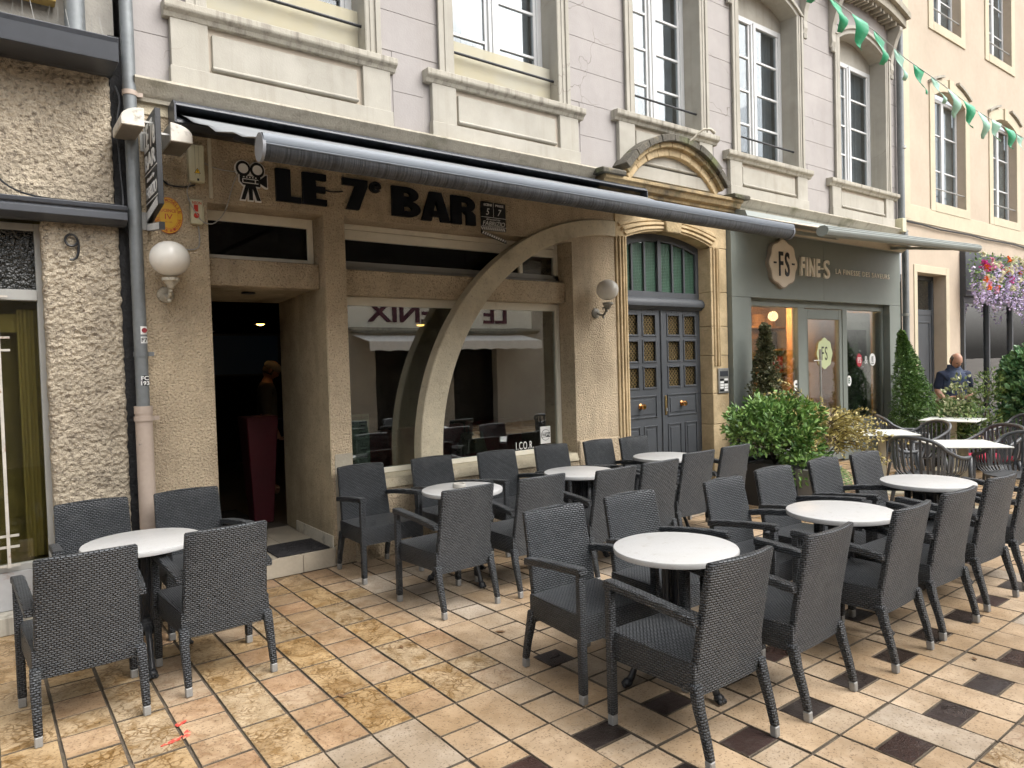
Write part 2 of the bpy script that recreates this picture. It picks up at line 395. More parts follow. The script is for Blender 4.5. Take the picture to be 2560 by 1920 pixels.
# paving: mortar bed with every stone set on it
pav = MB().box(-4, 21, -9.4, 1.2, -.05, -.007).build('pavement', MT['grout'])
tag(pav, kind='structure')
PX, PY = .2168, .4325
X0 = 1.74
tiles = []                              # (x0, x1, y0, y1, material key)
rng = random.Random(11)
for k in range(-24, 86):
    xa = X0 + PX * k; xb = xa + PX
    if xb > 20.5: break
    for j in range(0, 22):
        ya = -.02 - PY * j; yb = ya - PY
        odd = k % 2 != 0
        golden = (xa < 2.1 and j < 6) or xa > 5.9 or j >= 10
        if golden:
            keys = ('tgold',) if not odd else ('tsplit', 'tgold', 'tsplit')
            if xa > 5.9: keys = ('tgold', 'tpale', 'tsplit')
        elif xa < 4.4 and 1 <= j < 4 and xa > 2.1 and rng.random() < .6: keys = ('tgrey', 'tpale')
        else: keys = ('tpale', 'tpale', 'tpale', 'tgrey')
        gx = .0032 + rng.random() * .002
        gxs = gx if not golden else gx + .0012
        if odd and j >= 7 and j < 10 and xa > 1.4 and xa < 9.0:
            h = PY / 3
            for q in range(3):
                tiles.append((xa + gx, xb - gx, yb + h * (2 - q) + .0036, yb + h * (3 - q) - .0036, 'tdark' if q == 1 else rng.choice(('tpale', 'tpale', 'tpale')), rng.random()))
        elif odd:
            h = PY / 2
            for q in range(2):
                tiles.append((xa + gxs, xb - gxs, yb + h * (1 - q) + .0048, yb + h * (2 - q) - .0048, rng.choice(keys), rng.random()))
        else:
            tiles.append((xa + gxs, xb - gxs, yb + .0055, ya - .0055, rng.choice(keys), rng.random()))
def cam_px(t):
    p = Vector(((t[0] + t[1]) / 2, (t[2] + t[3]) / 2, 0)) - Vector((0, -5.43, 1.6))
    z = p.dot(fw)
    if z < .4: return None
    return (1280 + 1760.5 * p.dot(rr) / z, 960 - 1760.5 * p.dot(uu) / z, z)
def tile_bm(mb, t):
    x0, x1, y0, y1 = t[:4]
    dz = t[5] * .004; tx = (rng.random() - .5) * .003; ty = (rng.random() - .5) * .003
    b = .0022; zt = dz - .001
    j = lambda: (rng.random() - .5) * .003
    ring0 = [(x0 + j(), y0 + j()), (x1 + j(), y0 + j()), (x1 + j(), y1 + j()), (x0 + j(), y1 + j())]
    cx, cy = (x0 + x1) / 2, (y0 + y1) / 2
    def sh(r, d, z): return [(x + (d if x < cx else -d), y + (d if y < cy else -d), z + (x - cx) * tx * 5 + (y - cy) * ty * 5) for x, y in r]
    rings = [sh(ring0, 0, -.03), sh(ring0, 0, zt - .003), sh(ring0, b, zt)]
    n = 4; base = len(mb.v)
    mb.v += [p for r_ in rings for p in r_]
    for i in range(2):
        for q in range(n):
            w = (q + 1) % n
            mb.f.append((base + i * n + q, base + i * n + w, base + (i + 1) * n + w, base + (i + 1) * n + q))
    mb.f.append(tuple(base + 2 * n + q for q in range(n)))
def grout_sides(o):
    """mortar clings to the flanks and arrises of every stone"""
    o.data.materials.append(MT['grout'])
    o.data.polygons.foreach_set('material_index', [0 if i % 9 == 8 else 1 for i in range(len(o.data.polygons))])
    return o
vis = []; rest = {}
for t in tiles:
    if abs((t[0] + t[1]) / 2 - 2.43) < .11 and -2.66 < (t[2] + t[3]) / 2 < -2.42 and False: continue
    c_ = cam_px(t)
    inside = c_ and -60 < c_[0] < 2620 and c_[1] < 1990
    if inside: vis.append((c_[2], t))
    else: rest.setdefault(t[4], []).append(t)
vis.sort(key=lambda a: a[0])
for n_, (d_, t) in enumerate(vis):
    if n_ < 290:
        mb = MB(); tile_bm(mb, t)
        grout_sides(mb.build('paving_stone', MT[t[4]], pav, recalc=False))
    else: rest.setdefault(t[4], []).append(t)
for key, ts in rest.items():
    mb = MB()
    for t in ts: tile_bm(mb, t)
    o = grout_sides(mb.build('paving_stones', MT[key], pav, recalc=False)); tag(o, kind='stuff')
# small square drain cover let into the paving
dr = MB().box(2.345, 2.505, -2.615, -2.455, -.004, .0045)
for q in range(3): dr.tube([(2.40 + q * .02, -2.535, .003), (2.42 + q * .02, -2.535, .008)], .006, 6)
o = dr.build('drain_cover', pmat('rusted_iron_cover', (.035, .024, .02), .5, var=.4, vs=30, bump=.4, bs=200)); tag(o, 'small square dark iron drain cover between two wicker chairs', 'drain cover')
# red spray paint marks
for (cx, cy, rx, ry, a) in ((.672, -1.965, .028, .012, .4), (.672, -2.085, .014, .034, -.35), (.612, -2.108, .042, .012, .35)):
    pts = []
    for q in range(18):
        an = 2 * PI * q / 18; w = 1 + .25 * math.sin(3 * an + cx * 40) + .12 * math.sin(5 * an)
        x = math.cos(an) * rx * w; y = math.sin(an) * ry * w
        pts.append((cx + x * math.cos(a) - y * math.sin(a), cy + x * math.sin(a) + y * math.cos(a)))
    MB().pz(pts, .003, .0065).build('paint_mark', MT.setdefault('spray', pmat('worn_red_paint', (.66, .07, .05), .7, var=.15, vs=30, stains=(((.45, .33, .20), 55, .50, .60, .9, S1),))), pav)

# a few dry leaves and scraps blown onto the stones
rl = random.Random(9)
lfm = pmat('dry_leaf', (.16, .085, .035), .8, var=.3, vs=40)
for (x_, y_, lb_) in ((1.86, -1.86, 'dry brown leaf on golden paving before the bar entrance'), (2.42, -2.05, 'dry brown leaf in the gap between the two terrace rows'), (3.55, -3.55, 'dry brown leaf among legs of the front row chairs'), (4.05, -3.98, 'dry brown leaf on pale paving at the right'), (1.35, -2.2, 'dry brown leaf near the red paint marks')):
    a_ = rl.uniform(0, 6.28); l_ = rl.uniform(.018, .034); m_ = MB()
    pts = [(0, -l_), (l_ * .45, -l_ * .2), (l_ * .35, l_ * .5), (0, l_), (-l_ * .4, l_ * .35), (-l_ * .4, -l_ * .3)]
    m_.loft([[(p[0], p[1], z + .25 * p[0] * p[0] / l_ + abs(p[1]) * .12) for p in pts] for z in (.005, .0065)])
    o = m_.build('dead_leaf', lfm, loc=(x_, y_, .0)); o.rotation_euler = (0, 0, a_)
    tag(o, lb_, 'leaf', 'dry leaves scattered on the paving')
# ------------------------------------------------------------------ bar building
def wall_open(mb, x0, x1, z0, z1, ops, y=0.0, dep=.24):
    xs = sorted({x0, x1} | {v for o in ops for v in o[:2] if x0 < v < x1})
    zs = sorted({z0, z1} | {v for o in ops for v in o[2:4] if z0 < v < z1})
    for i in range(len(xs) - 1):
        for j in range(len(zs) - 1):
            cx, cz = (xs[i] + xs[i + 1]) / 2, (zs[j] + zs[j + 1]) / 2
            if any(o[0] < cx < o[1] and o[2] < cz < o[3] for o in ops): continue
            mb.quad((xs[i], y, zs[j]), (xs[i + 1], y, zs[j]), (xs[i + 1], y, zs[j + 1]), (xs[i], y, zs[j + 1]))
    for o in ops:
        a, b, c, d = o[:4]; D_ = o[4] if len(o) > 4 else dep
        mb.quad((a, y, c), (a, y, d), (a, y + D_, d), (a, y + D_, c))
        mb.quad((b, y, c), (b, y + D_, c), (b, y + D_, d), (b, y, d))
        if d < z1 + 1e-6: mb.quad((a, y, d), (b, y, d), (b, y + D_, d), (a, y + D_, d))
        if c > z0 + 1e-6: mb.quad((a, y, c), (a, y + D_, c), (b, y + D_, c), (b, y, c))
    return mb
def arc(cx, cz, r, a0, a1, n):
    return [(cx + r * math.cos(R(a0 + (a1 - a0) * i / n)), cz + r * math.sin(R(a0 + (a1 - a0) * i / n))) for i in range(n + 1)]
def bow(x0, x1, z, rise, n=14):
    """points of a segmental curve from (x0,z) up and over to (x1,z)"""
    w = (x1 - x0) / 2; r = (w * w + rise * rise) / (2 * rise); cx = (x0 + x1) / 2; cz = z + rise - r
    h = math.degrees(math.asin(min(1, w / r)))
    return arc(cx, cz, r, 90 + h, 90 - h, n)

bar = thing('bar_building', 'pink plastered corner bar building with brown roughcast ground floor and cream window surrounds', 'building', (0, 0, 0))
LX, RX = .93, 12.30
# ground floor wall (brown roughcast) with the entrance and window recesses
w = MB()
wall_open(w, LX, 5.57, 0, 3.62, [(1.38, 2.262, 0, 2.84, .30), (2.44, 4.94, .65, 2.84, .30)])
w.quad((LX, 0, 0), (LX, .4, 0), (LX, .4, 3.62), (LX, 0, 3.62))
w.build('ground_floor_wall', MT['brown'], bar, recalc=False)
# plinth patches: smooth repair on pillar, low plinth right
MB().box(2.285, 2.435, -.006, .02, .24, .905).build('plaster_patch', pmat('repair_mortar', (.42, .38, .30), .9, var=.12, vs=6, bump=.3, bs=80), bar)
MB().box(4.95, 5.56, -.028, .02, 0, .78).build('plinth', MT['brown'], bar, bevel=.012)
MB().px([(-.03, .58), (-.005, .655), (.30, .665), (.30, .58)], 2.445, 4.94).build('window_sill_ledge', MT['archm'], bar)
MB().px([(-.035, 0), (-.035, .50), (-.004, .60), (.05, .6), (.05, 0)], 2.44, 4.945).build('window_plinth', MT['brown'], bar)
# cross beams of the entrance and of the window
MB().box(1.382, 2.26, .115, .30, 2.255, 2.46).build('entrance_beam', MT['brown'], bar, bevel=.008)
MB().box(2.442, 4.938, .115, .30, 2.22, 2.435).build('window_beam', MT['brown'], bar, bevel=.008)
# entrance passage
ps = MB()
ps.quad((2.262, .296, 0), (2.262, 1.09, 0), (2.262, 1.09, 2.27), (2.262, .296, 2.27))
ps.quad((1.38, .296, 0), (1.38, .296, 2.27), (1.38, .44, 2.27), (1.38, .44, 0))
ps.quad((1.38, .29, 2.262), (2.262, .29, 2.262), (2.262, 1.09, 2.225), (1.38, 1.09, 2.225))
ps.build('passage_wall', MT['jamb'], bar, recalc=False)
MB().box(2.252, 2.2615, .002, 1.088, .165, 2.252).build('right_jamb', MT['jamb'], bar)
MB().box(1.372, 1.40, .30, .34, .15, 2.25).build('door_edge', MT['steel'], bar)
# recessed spot in the soffit
MB().lathe([(.0, 0), (.055, 0), (.055, -.012), (.0, -.012)], 18, (1.80, .50, 2.250)).build('soffit_spot', MT['black'], bar)
# step with tiles
stp = MB().box(1.385, 2.26, -.012, 1.09, .0, .142).build('entrance_step', MT['grout'], bar)
for i, (a, b) in enumerate(((1.386, 1.686), (1.69, 1.985), (1.989, 2.258))):
    MB().box(a, b, -.018, -.009, .003, .142).build('step_tile', MT['tile_lt'], stp, bevel=.002)
for i in range(3):
    for j in range(4):
        MB().box(1.387 + i * .292, 1.387 + i * .292 + .288, -.018 + j * .277, -.018 + j * .277 + .273, .140, .150).build('step_tile', MT['tile_lt'], stp, bevel=.0015)
for i in range(5):
    MB().box(2.240, 2.2515, -.002 + i * .165, .159 + i * .165, .1505, .245).build('skirting_tile', pmat('grubby_white_tile', (.62, .58, .48), .35, var=.1, vs=6, stains=(((.12, .10, .07), 7, .52, .72, .75, S1),)) if i == 0 else bpy.data.materials['grubby_white_tile'], bar, bevel=.002)
dm = MB().box(1.79, 2.215, -.005, .40, .1505, .163).build('doormat', MT['mat'], bevel=.004); tag(dm, 'small black doormat lying on the tiled entrance step', 'doormat')
dm = MB().box(1.45, 2.1, 1.35, 2.2, .151, .162).build('doormat', MT['mat'], bevel=.004); tag(dm, 'large dark mat on the floor inside the dark bar doorway', 'doormat')

# bar room behind
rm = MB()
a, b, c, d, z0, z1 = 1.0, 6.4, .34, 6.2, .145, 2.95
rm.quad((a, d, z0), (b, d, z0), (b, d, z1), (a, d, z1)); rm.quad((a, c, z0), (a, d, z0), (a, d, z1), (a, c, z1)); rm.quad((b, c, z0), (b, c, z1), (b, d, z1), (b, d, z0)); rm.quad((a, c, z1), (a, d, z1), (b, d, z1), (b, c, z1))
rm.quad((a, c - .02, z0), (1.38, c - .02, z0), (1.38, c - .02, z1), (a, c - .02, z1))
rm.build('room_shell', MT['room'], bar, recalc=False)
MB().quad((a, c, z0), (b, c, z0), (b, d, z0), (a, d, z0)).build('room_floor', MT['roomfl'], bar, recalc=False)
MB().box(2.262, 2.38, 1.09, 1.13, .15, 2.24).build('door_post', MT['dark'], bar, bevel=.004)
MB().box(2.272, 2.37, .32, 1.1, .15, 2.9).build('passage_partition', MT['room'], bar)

# transom light over the door
fr = MB()
def frame_rect(mb, x0, x1, z0, z1, y0, y1, t, tb=None, tt=None):
    tb = tb or t; tt = tt or t
    mb.box(x0, x0 + t, y0, y1, z0, z1); mb.box(x1 - t, x1, y0, y1, z0, z1)
    mb.box(x0 + t, x1 - t, y0 + .001, y1, z0, z0 + tb); mb.box(x0 + t, x1 - t, y0 + .001, y1, z1 - tt, z1)
frame_rect(fr, 1.382, 2.26, 2.462, 2.838, .225, .275, .045, .04, .075)
tw = fr.build('transom_window', MT['almond'], bar, bevel=.003)
MB().box(1.42, 2.22, .250, .256, 2.49, 2.77).build('pane', MT['dglass'], tw)
# bar window upper lights and big pane
fr = MB(); frame_rect(fr, 2.442, 4.938, 2.437, 2.838, .225, .275, .05, .035, .05)
fr.box(2.49, 4.89, .218, .262, 2.705, 2.785)
uw = fr.build('upper_window', MT['almond'], bar, bevel=.003)
MB().px([(.21, 2.437), (.21, 2.452), (.225, 2.475), (.225, 2.518), (.27, 2.518), (.27, 2.437)], 2.445, 4.935).build('drip_rail', MT['greyframe'], uw)
MB().box(4.42, 4.46, .22, .27, 2.52, 2.70).build('mullion', MT['almond'], uw)
MB().box(2.48, 4.42, .250, .256, 2.51, 2.71).build('pane', MT['dglass'], uw)
MB().box(4.46, 4.90, .250, .256, 2.51, 2.71).build('pane', MT['wglass'], uw)
fr = MB(); frame_rect(fr, 2.442, 4.938, .666, 2.218, .225, .285, .05, .045, .075)
bw = fr.build('shop_window', MT['almond'], bar, bevel=.003)
MB().box(2.48, 4.90, .250, .258, .70, 2.15).build('pane', MT['glass'], bw)
MB().box(2.492, 2.535, .265, .31, .70, 2.15).build('inner_profile', pmat('dark_teal_profile', (.05, .075, .085), .4), bw)

# the quarter arch in front of the window
n = 44
oc = [(5.50 - 2.43 * math.cos(t), .80 + 2.31 * math.sin(t)) for t in [(PI / 2) * i / n for i in range(n + 1)]]
ic = [(5.50 - 2.20 * math.cos(t), .80 + 2.145 * math.sin(t)) for t in [(PI / 2) * i / n for i in range(n + 1)]]
am = MB()
rings = []
for (o_, i_) in zip(oc, ic):
    rings.append([(o_[0], -.028, o_[1]), (i_[0], -.028, i_[1]), (i_[0], .10, i_[1]), (o_[0], .10, o_[1])])
rings.append([(5.562, -.028, 3.11), (5.562, -.028, 2.945), (5.562, .1, 2.945), (5.562, .1, 3.11)])
rings.insert(0, [(3.07, -.028, .58), (3.30, -.028, .58), (3.30, .10, .58), (3.07, .10, .58)])
am.loft(rings)
am.build('quarter_arch', MT['archm'], bar, smooth=True, bevel=.008)

# ------------------------------------------------------------------ upper storey
PROUD = .03
WINS = [  # opening x0,x1, surround out x0,x1, sill x0,x1, sill top, block x0,x1
    (1.42, 2.68, 1.29, 2.80, 1.125, 2.93, 4.20, 1.17, 2.88),
    (3.54, 4.80, 3.39, 4.93, 3.22, 5.10, 4.20, 3.29, 5.03),
    (5.91, 7.08, 5.78, 7.20, 5.556, 7.33, 4.30, 5.63, 7.25),
    (7.86, 9.21, 7.72, 9.33, 7.51, 9.465, 4.18, 7.60, 9.38),
    (10.36, 11.78, 10.21, 11.90, 9.96, 12.07, 4.17, 10.05, 11.95)]
TOPZ = 9.6
uwall = MB()
wall_open(uwall, LX, RX, 3.62, TOPZ, [(q[0], q[1], q[6] - .05, 6.50) for q in WINS], .004, .27)
uwall.build('upper_wall', MT['pink'], bar, recalc=False)
MB().quad((LX, .004, 3.62), (LX, 8, 3.62), (LX, 8, TOPZ), (LX, .004, TOPZ)).build('flank_wall', MT['pink'], bar, recalc=False)
MB().box(LX, RX, .3, 8, TOPZ, TOPZ + .05).build('roof', MT['anth'], bar)
MB().box(LX - .1, RX, -.35, .3, TOPZ - .1, TOPZ + .08).build('roof_eaves', MT['cream'], bar)
# rendered blocks of the piers, one course each, joints recessed
piers = [(LX + .0, 1.165), (2.925, 3.225), (5.095, 5.56), (7.325, 7.52), (9.46, 9.97), (12.06, RX)]
inner = [(LX, 1.29), (2.80, 3.39), (4.93, 5.78), (7.20, 7.72), (9.33, 10.21), (11.90, RX)]
for (pa, pb), (ia, ib) in zip(piers, inner):
    z = 3.63
    while z < TOPZ - .2:
        zz = min(z + .335, TOPZ)
        x0_, x1_ = (pa, pb) if z < 4.1 else (ia, ib)
        MB().box(x0_ + (.0 if x0_ == LX else .002), x1_ - .002, -.0015, .006, z + .0018, zz - .0018).build('render_block', MT['pink'], bar, bevel=.0015)
        z += .335
def upper_window(q, arched=True):
    x0, x1, a, b, s0, s1, sz, b0, b1 = q
    y = .22
    zt = 6.14
    f = MB()
    frame_rect(f, x0, x1, sz - .02, zt, y, y + .06, .065, .09, .07)
    xm = (x0 + x1) / 2
    f.box(xm - .055, xm + .055, y - .012, y + .06, sz + .06, zt - .06)
    f.box(xm - .018, xm + .018, y - .026, y + .05, sz + .04, zt - .04)
    for sgn, (c0, c1) in enumerate(((x0 + .065, xm - .055), (xm + .055, x1 - .065))):
        f.box(c0, c0 + .035, y + .012, y + .055, sz + .06, zt - .06); f.box(c1 - .035, c1, y + .012, y + .055, sz + .06, zt - .06)
    rows = 4; h0 = sz + .10; h1 = zt - .07
    for i in range(1, rows):
        zz = h0 + (h1 - h0) * i / rows
        f.box(x0 + .1, xm - .09, y + .014, y + .05, zz - .014, zz + .014); f.box(xm + .09, x1 - .1, y + .014, y + .05, zz - .014, zz + .014)
    win = f.build('window', MT['white'], bar, bevel=.003)
    for i in range(rows):
        za, zb = h0 + (h1 - h0) * i / rows, h0 + (h1 - h0) * (i + 1) / rows
        for c0, c1 in ((x0 + .09, xm - .08), (xm + .08, x1 - .09)):
            MB().box(c0, c1, y + .030, y + .034, za - .002, zb + .002).build('pane', MT['wglass'], win)
    # reveal lining, surround, arch
    for (p0, p1, o_) in ((a, x0, 1), (x1, b, -1)):
        s = MB(); s.box(p0, p1, -PROUD, .0, sz, 6.30)
        e0, e1 = (p0 - .012, p0 + .035) if o_ == 1 else (p1 - .035, p1 + .012)
        s.box(e0, e1, -PROUD - .016, -PROUD + .001, sz + .001, 6.299)
        e0, e1 = (p0 + .055, p0 + .085) if o_ == 1 else (p1 - .085, p1 - .055)
        s.box(e0, e1, -PROUD - .008, -PROUD + .001, sz + .001, 6.299)
        if o_ == 1: s.box(x0 - .002, x0 + .006, -PROUD + .002, y, sz, 6.3)
        else: s.box(x1 - .006, x1 + .002, -PROUD + .002, y, sz, 6.3)
        s.build('surround', MT['cream'], win, bevel=.003)
    al = MB()
    lo = bow(x0, x1, 6.29, .19); hi = bow(a, b, 6.30, .27)
    al.py(lo + [(x1, 6.29), (x1, 6.66), (x0, 6.66), (x0, 6.29)][1:3], .0, y) if False else None
    al.loft([[(p[0], yy, p[1]) for p in lo] + [(p[0], yy, p[1]) for p in reversed(hi)] for yy in (-PROUD - .001, .02)])
    l2 = bow(a + .04, b - .04, 6.30, .24); h2 = bow(a - .02, b + .02, 6.305, .285)
    al.loft([[(p[0], yy, p[1]) for p in l2] + [(p[0], yy, p[1]) for p in reversed(h2)] for yy in (-PROUD - .03, -PROUD + .005)])
    al.build('window_arch', MT['cream'], win, bevel=.003)
    so = MB()
    so.loft([[(p[0], yy, p[1]) for p in lo] + [(x1, yy, 6.52), (x0, yy, 6.52)] for yy in (.018, y + .02)])
    so.box(x0, x1, y + .004, y + .1, zt - .005, 6.53)
    so.build('arch_soffit', MT['cream'], win)
    # hood: corbels and cornice
    for cx, sg in ((a - .02, -1), (b + .02, 1)):
        hd = MB()
        xa, xb = (cx - .09, cx + .005) if sg < 0 else (cx - .005, cx + .09)
        hd.px([(-.035, 6.08), (-.06, 6.16), (-.05, 6.26), (-.07, 6.40), (-.14, 6.62), (-.20, 6.74), (-.20, 6.80), (.0, 6.80), (.0, 6.08)], xa, xb)
        for i in range(3): hd.box(xa + .008 + i * .029, xa + .030 + i * .029, -.055, -.02, 6.02, 6.09)
        hd.build('corbel', MT['cream'], win, bevel=.004)
    co = MB()
    hb = bow(a - .20, b + .20, 6.80, .17); ht = bow(a - .20, b + .20, 6.98, .20)
    co.loft([[(p[0], yy, p[1]) for p in hb] + [(p[0], yy, p[1]) for p in reversed(ht)] for yy in (-.22, .004)])
    hb = bow(a - .23, b + .23, 6.93, .18); ht = bow(a - .24, b + .24, 7.02, .20)
    co.loft([[(p[0], yy, p[1]) for p in hb] + [(p[0], yy, p[1]) for p in reversed(ht)] for yy in (-.28, .003)])
    nd = 16
    for i in range(nd):
        t = (i + .5) / nd; p = bow(a - .15, b + .15, 6.755, .17, 40)[int(t * 40)]
        co.box(p[0] - .022, p[0] + .022, -.17, .0, p[1] - .02, p[1] + .05)
    co.build('hood_cornice', MT['ledge'], win, bevel=.003)
    # sill and apron block with sunk panel
    MB().px([(-.105, sz - .04), (-.105, sz), (.22, sz + .012), (.22, sz - .105), (-.055, sz - .105), (-.07, sz - .075), (-.10, sz - .055)], s0, s1).build('sill', MT['sillstone'], win, bevel=.004)
    zb = 3.615; zt_ = sz - .104; r0, r1 = b0 + .25, b1 - .25
    MB().box(b0, r0, -.052, .0, 3.76, zt_).build('apron_pier', MT['cream'], win, bevel=.003); MB().box(r1, b1, -.052, .0, 3.76, zt_).build('apron_pier', MT['cream'], win, bevel=.003)
    MB().box(b0 - .012, b1 + .012, -.066, .0, zb, 3.759).build('apron_base', MT['cream'], win, bevel=.003)
    pn = MB().box(r0 - .003, r1 + .003, -.012, .0, 3.758, zt_ + .0).build('sunk_panel', pmat('sunk_panel_paint', (.50, .44, .36), .85, var=.08, vs=2) if 'sunk_panel_paint' not in bpy.data.materials else bpy.data.materials['sunk_panel_paint'], win)
    p2 = MB(); p2.box(r0 + .03, r1 - .05, -.038, -.01, 3.80, zt_ - .05)
    p2.px([(-.045, 3.785), (-.058, 3.80), (-.05, 3.815), (-.03, 3.82), (-.012, 3.82), (-.012, 3.785)], r0 + .025, r1 - .045)
    p2.build('raised_panel', MT['cream'], win, bevel=.004)
    # room behind with curtains
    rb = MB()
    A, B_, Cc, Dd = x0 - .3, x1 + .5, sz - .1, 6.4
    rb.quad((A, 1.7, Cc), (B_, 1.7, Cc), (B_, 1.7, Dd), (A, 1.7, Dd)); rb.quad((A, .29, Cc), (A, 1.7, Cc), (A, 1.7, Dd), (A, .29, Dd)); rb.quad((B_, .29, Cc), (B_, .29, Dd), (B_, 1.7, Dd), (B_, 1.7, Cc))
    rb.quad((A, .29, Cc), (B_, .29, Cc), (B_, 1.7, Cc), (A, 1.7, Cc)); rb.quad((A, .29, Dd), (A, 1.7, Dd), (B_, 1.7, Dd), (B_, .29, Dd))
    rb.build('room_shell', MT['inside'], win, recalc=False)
    for side in (0, 1):
        c0, c1 = (x0 + .05, x0 + .46 + .06 * math.sin(x0 * 9)) if side == 0 else (x1 - .50 + .1 * math.sin(x0 * 5), x1 - .05)
        m_ = MB(); nn = 20; pts = []
        for i in range(nn + 1):
            t = i / nn
            pts.append((c0 + (c1 - c0) * t, .36 + .025 * math.sin(t * 26)))
        m_.loft([[(p[0], p[1], zz) for p in pts] + [(p[0], p[1] + .003, zz) for p in reversed(pts)] for zz in (sz + .02, zt)])
        m_.build('curtain', MT['curt'], win, smooth=True)
    return win
WOBJ = [upper_window(q) for q in WINS]
def screen_mat():
    m, nt, p = nmat('yellowed_screen'); out = nt.nodes['Material Output']; nt.nodes.remove(p)
    v = coords(nt); df = N(nt, 'ShaderNodeBsdfDiffuse'); tr = N(nt, 'ShaderNodeBsdfTransparent'); tl = N(nt, 'ShaderNodeBsdfTranslucent'); tr.inputs[0].default_value = (.85, .82, .7, 1)
    L(nt, mixc(nt, ramp(nt, noise_n(nt, v, 2.5, 3), .35, .7), (.58, .56, .48, 1), (.60, .55, .40, 1)), df.inputs[0])
    mx = N(nt, 'ShaderNodeMixShader'); mx.inputs[0].default_value = .62
    L(nt, tr.outputs[0], mx.inputs[1]); L(nt, df.outputs[0], mx.inputs[2]); L(nt, mx.outputs[0], out.inputs[0])
    return m
# rails and the frosted film behind the first two windows
for i, q in enumerate(WINS[:4]):
    MB().tube([(q[0] - .01, .05, q[6] + .27), (q[1] + .01, .05, q[6] + .26)], .013, 8).build('rail', MT['dark'], WOBJ[i])
    if i < 2:
        MB().box(q[0] + .01, q[1] - .01, .10, .106, q[6] + .012, q[6] + .40).build('wind_screen', screen_mat() if i == 0 else bpy.data.materials['yellowed_screen'], WOBJ[i])
# string course
prof = [(-.12, 3.585), (-.13, 3.60), (-.12, 3.618), (-.02, 3.626), (.02, 3.626), (.02, 3.475), (-.045, 3.475), (-.05, 3.50), (-.075, 3.52), (-.085, 3.55)]
MB().px(prof, LX - .01, 5.23).build('string_course', MT['ledge'], bar, smooth=True)
MB().px(prof, 7.70, RX).build('string_course', MT['ledge'], bar, smooth=True)
MB().box(LX, 5.55, -.012, .002, 3.40, 3.476).build('frieze_band', MT['archm'], bar)

# ------------------------------------------------------------------ old doorway with the pediment
dw = MB()
a0, a1 = 5.735, 7.20
lo = bow(a0, a1, 2.96, .12, 20)
dw.loft([[(p[0], yy, p[1]) for p in lo] + [(7.52, yy, 2.96), (7.52, yy, 3.42), (5.565, yy, 3.42), (5.565, yy, 2.96)] for yy in (-.02, .19)])
dw.build('door_lintel', MT['gold'], bar)
jm = MB()
jm.box(5.566, 5.735, -.02, .17, 0, 2.96)
for e, t_ in ((5.60, .022), (5.64, .030), (5.69, .018)): jm.box(e, e + .028, -.02 - t_, -.018, .0, 2.958)
jm.build('door_jamb', MT['gold'], bar, bevel=.006)
zc = 0.0
for hz in (.34, .44, .38, .47, .36, .42, .55):
    z1_ = min(zc + hz, 2.955)
    MB().box(7.20, 7.519, -.02 - random.random() * .006, .19, zc + .002, z1_ - .002).build('jamb_stone', MT['gold'], bar, bevel=.006)
    zc = z1_
jm = MB()
for e, t_ in ((7.235, .018), (7.285, .026), (7.335, .014)): jm.box(e, e + .022, -.026 - t_, -.02, 1.5, 2.955)
jm.build('jamb_moulding', MT['gold'], bar, bevel=.005)
am = MB()
for r_, t_ in ((.02, .02), (.065, .03), (.11, .018)):
    l1 = bow(a0 - r_, a1 + r_, 2.96 + r_, .12, 20); l2 = bow(a0 - r_ - .03, a1 + r_ + .03, 2.96 + r_ + .03, .12, 20)
    am.loft([[(p[0], yy, p[1]) for p in l1] + [(p[0], yy, p[1]) for p in reversed(l2)] for yy in (-.02 - t_, -.015)])
am.build('arch_moulding', MT['gold'], bar, bevel=.004)
MB().py([(6.35, 3.055), (6.60, 3.055), (6.66, 3.40), (6.29, 3.40)], -.075, .1).build('keystone', MT['hood'], bar, bevel=.01)
# cornice and arched hood, blocks of sooty stone
PCX = 6.455
cp = [(-.10, 3.40), (-.10, 3.43), (-.15, 3.45), (-.17, 3.50), (-.20, 3.515), (-.20, 3.55), (-.02, 3.57), (.02, 3.57), (.02, 3.40)]
MB().px(cp, PCX - 1.19, PCX + 1.19).build('pediment_cornice', MT['hood'], bar, bevel=.003)
cp2 = [(-.24, 3.545), (-.25, 3.585), (-.23, 3.60), (.0, 3.61), (.0, 3.545)]
MB().px(cp2, PCX - 1.27, PCX - .93).build('cornice_cap', MT['soot'], bar, bevel=.006)
MB().px(cp2, PCX + .96, PCX + 1.27).build('cornice_cap', MT['soot'], bar, bevel=.006)
rcx, rcz = PCX + .02, 2.97
nblk = 9; A0, A1 = 141.5, 38.5
for i in range(nblk):
    s0_, s1_ = A0 + (A1 - A0) * i / nblk - .15, A0 + (A1 - A0) * (i + 1) / nblk + .15
    for (ra, rb_, ya, mk) in ((.95, 1.04, -.10, 'gold'), (1.035, 1.095, -.155, 'hood'), (1.09, 1.165, -.21, 'soot')):
        jit = random.random() * .008
        i_ = arc(rcx, rcz, ra, s0_, s1_, 5); o_ = arc(rcx, rcz, rb_ + jit, s0_, s1_, 5)
        MB().loft([[(p[0], yy, p[1]) for p in i_] + [(p[0], yy, p[1]) for p in reversed(o_)] for yy in (ya - jit, .02)]).build('hood_stone', MT[mk], bar, bevel=.006)
ty = [(p[0], p[1]) for p in arc(rcx, rcz, .955, 140, 40, 16)]
MB().py(ty, -.012, .02).build('tympanum', MT['pink'], bar)
MB().tube([(6.62, -.2, 4.10), (6.68, -.22, 4.14), (6.71, -.26, 4.19), (6.76, -.30, 4.23), (6.84, -.33, 4.235), (6.90, -.34, 4.20)], [.012, .012, .012, .013, .016, .022], 8).build('bent_lamp_arm', MT['chalky'], bar, smooth=True)
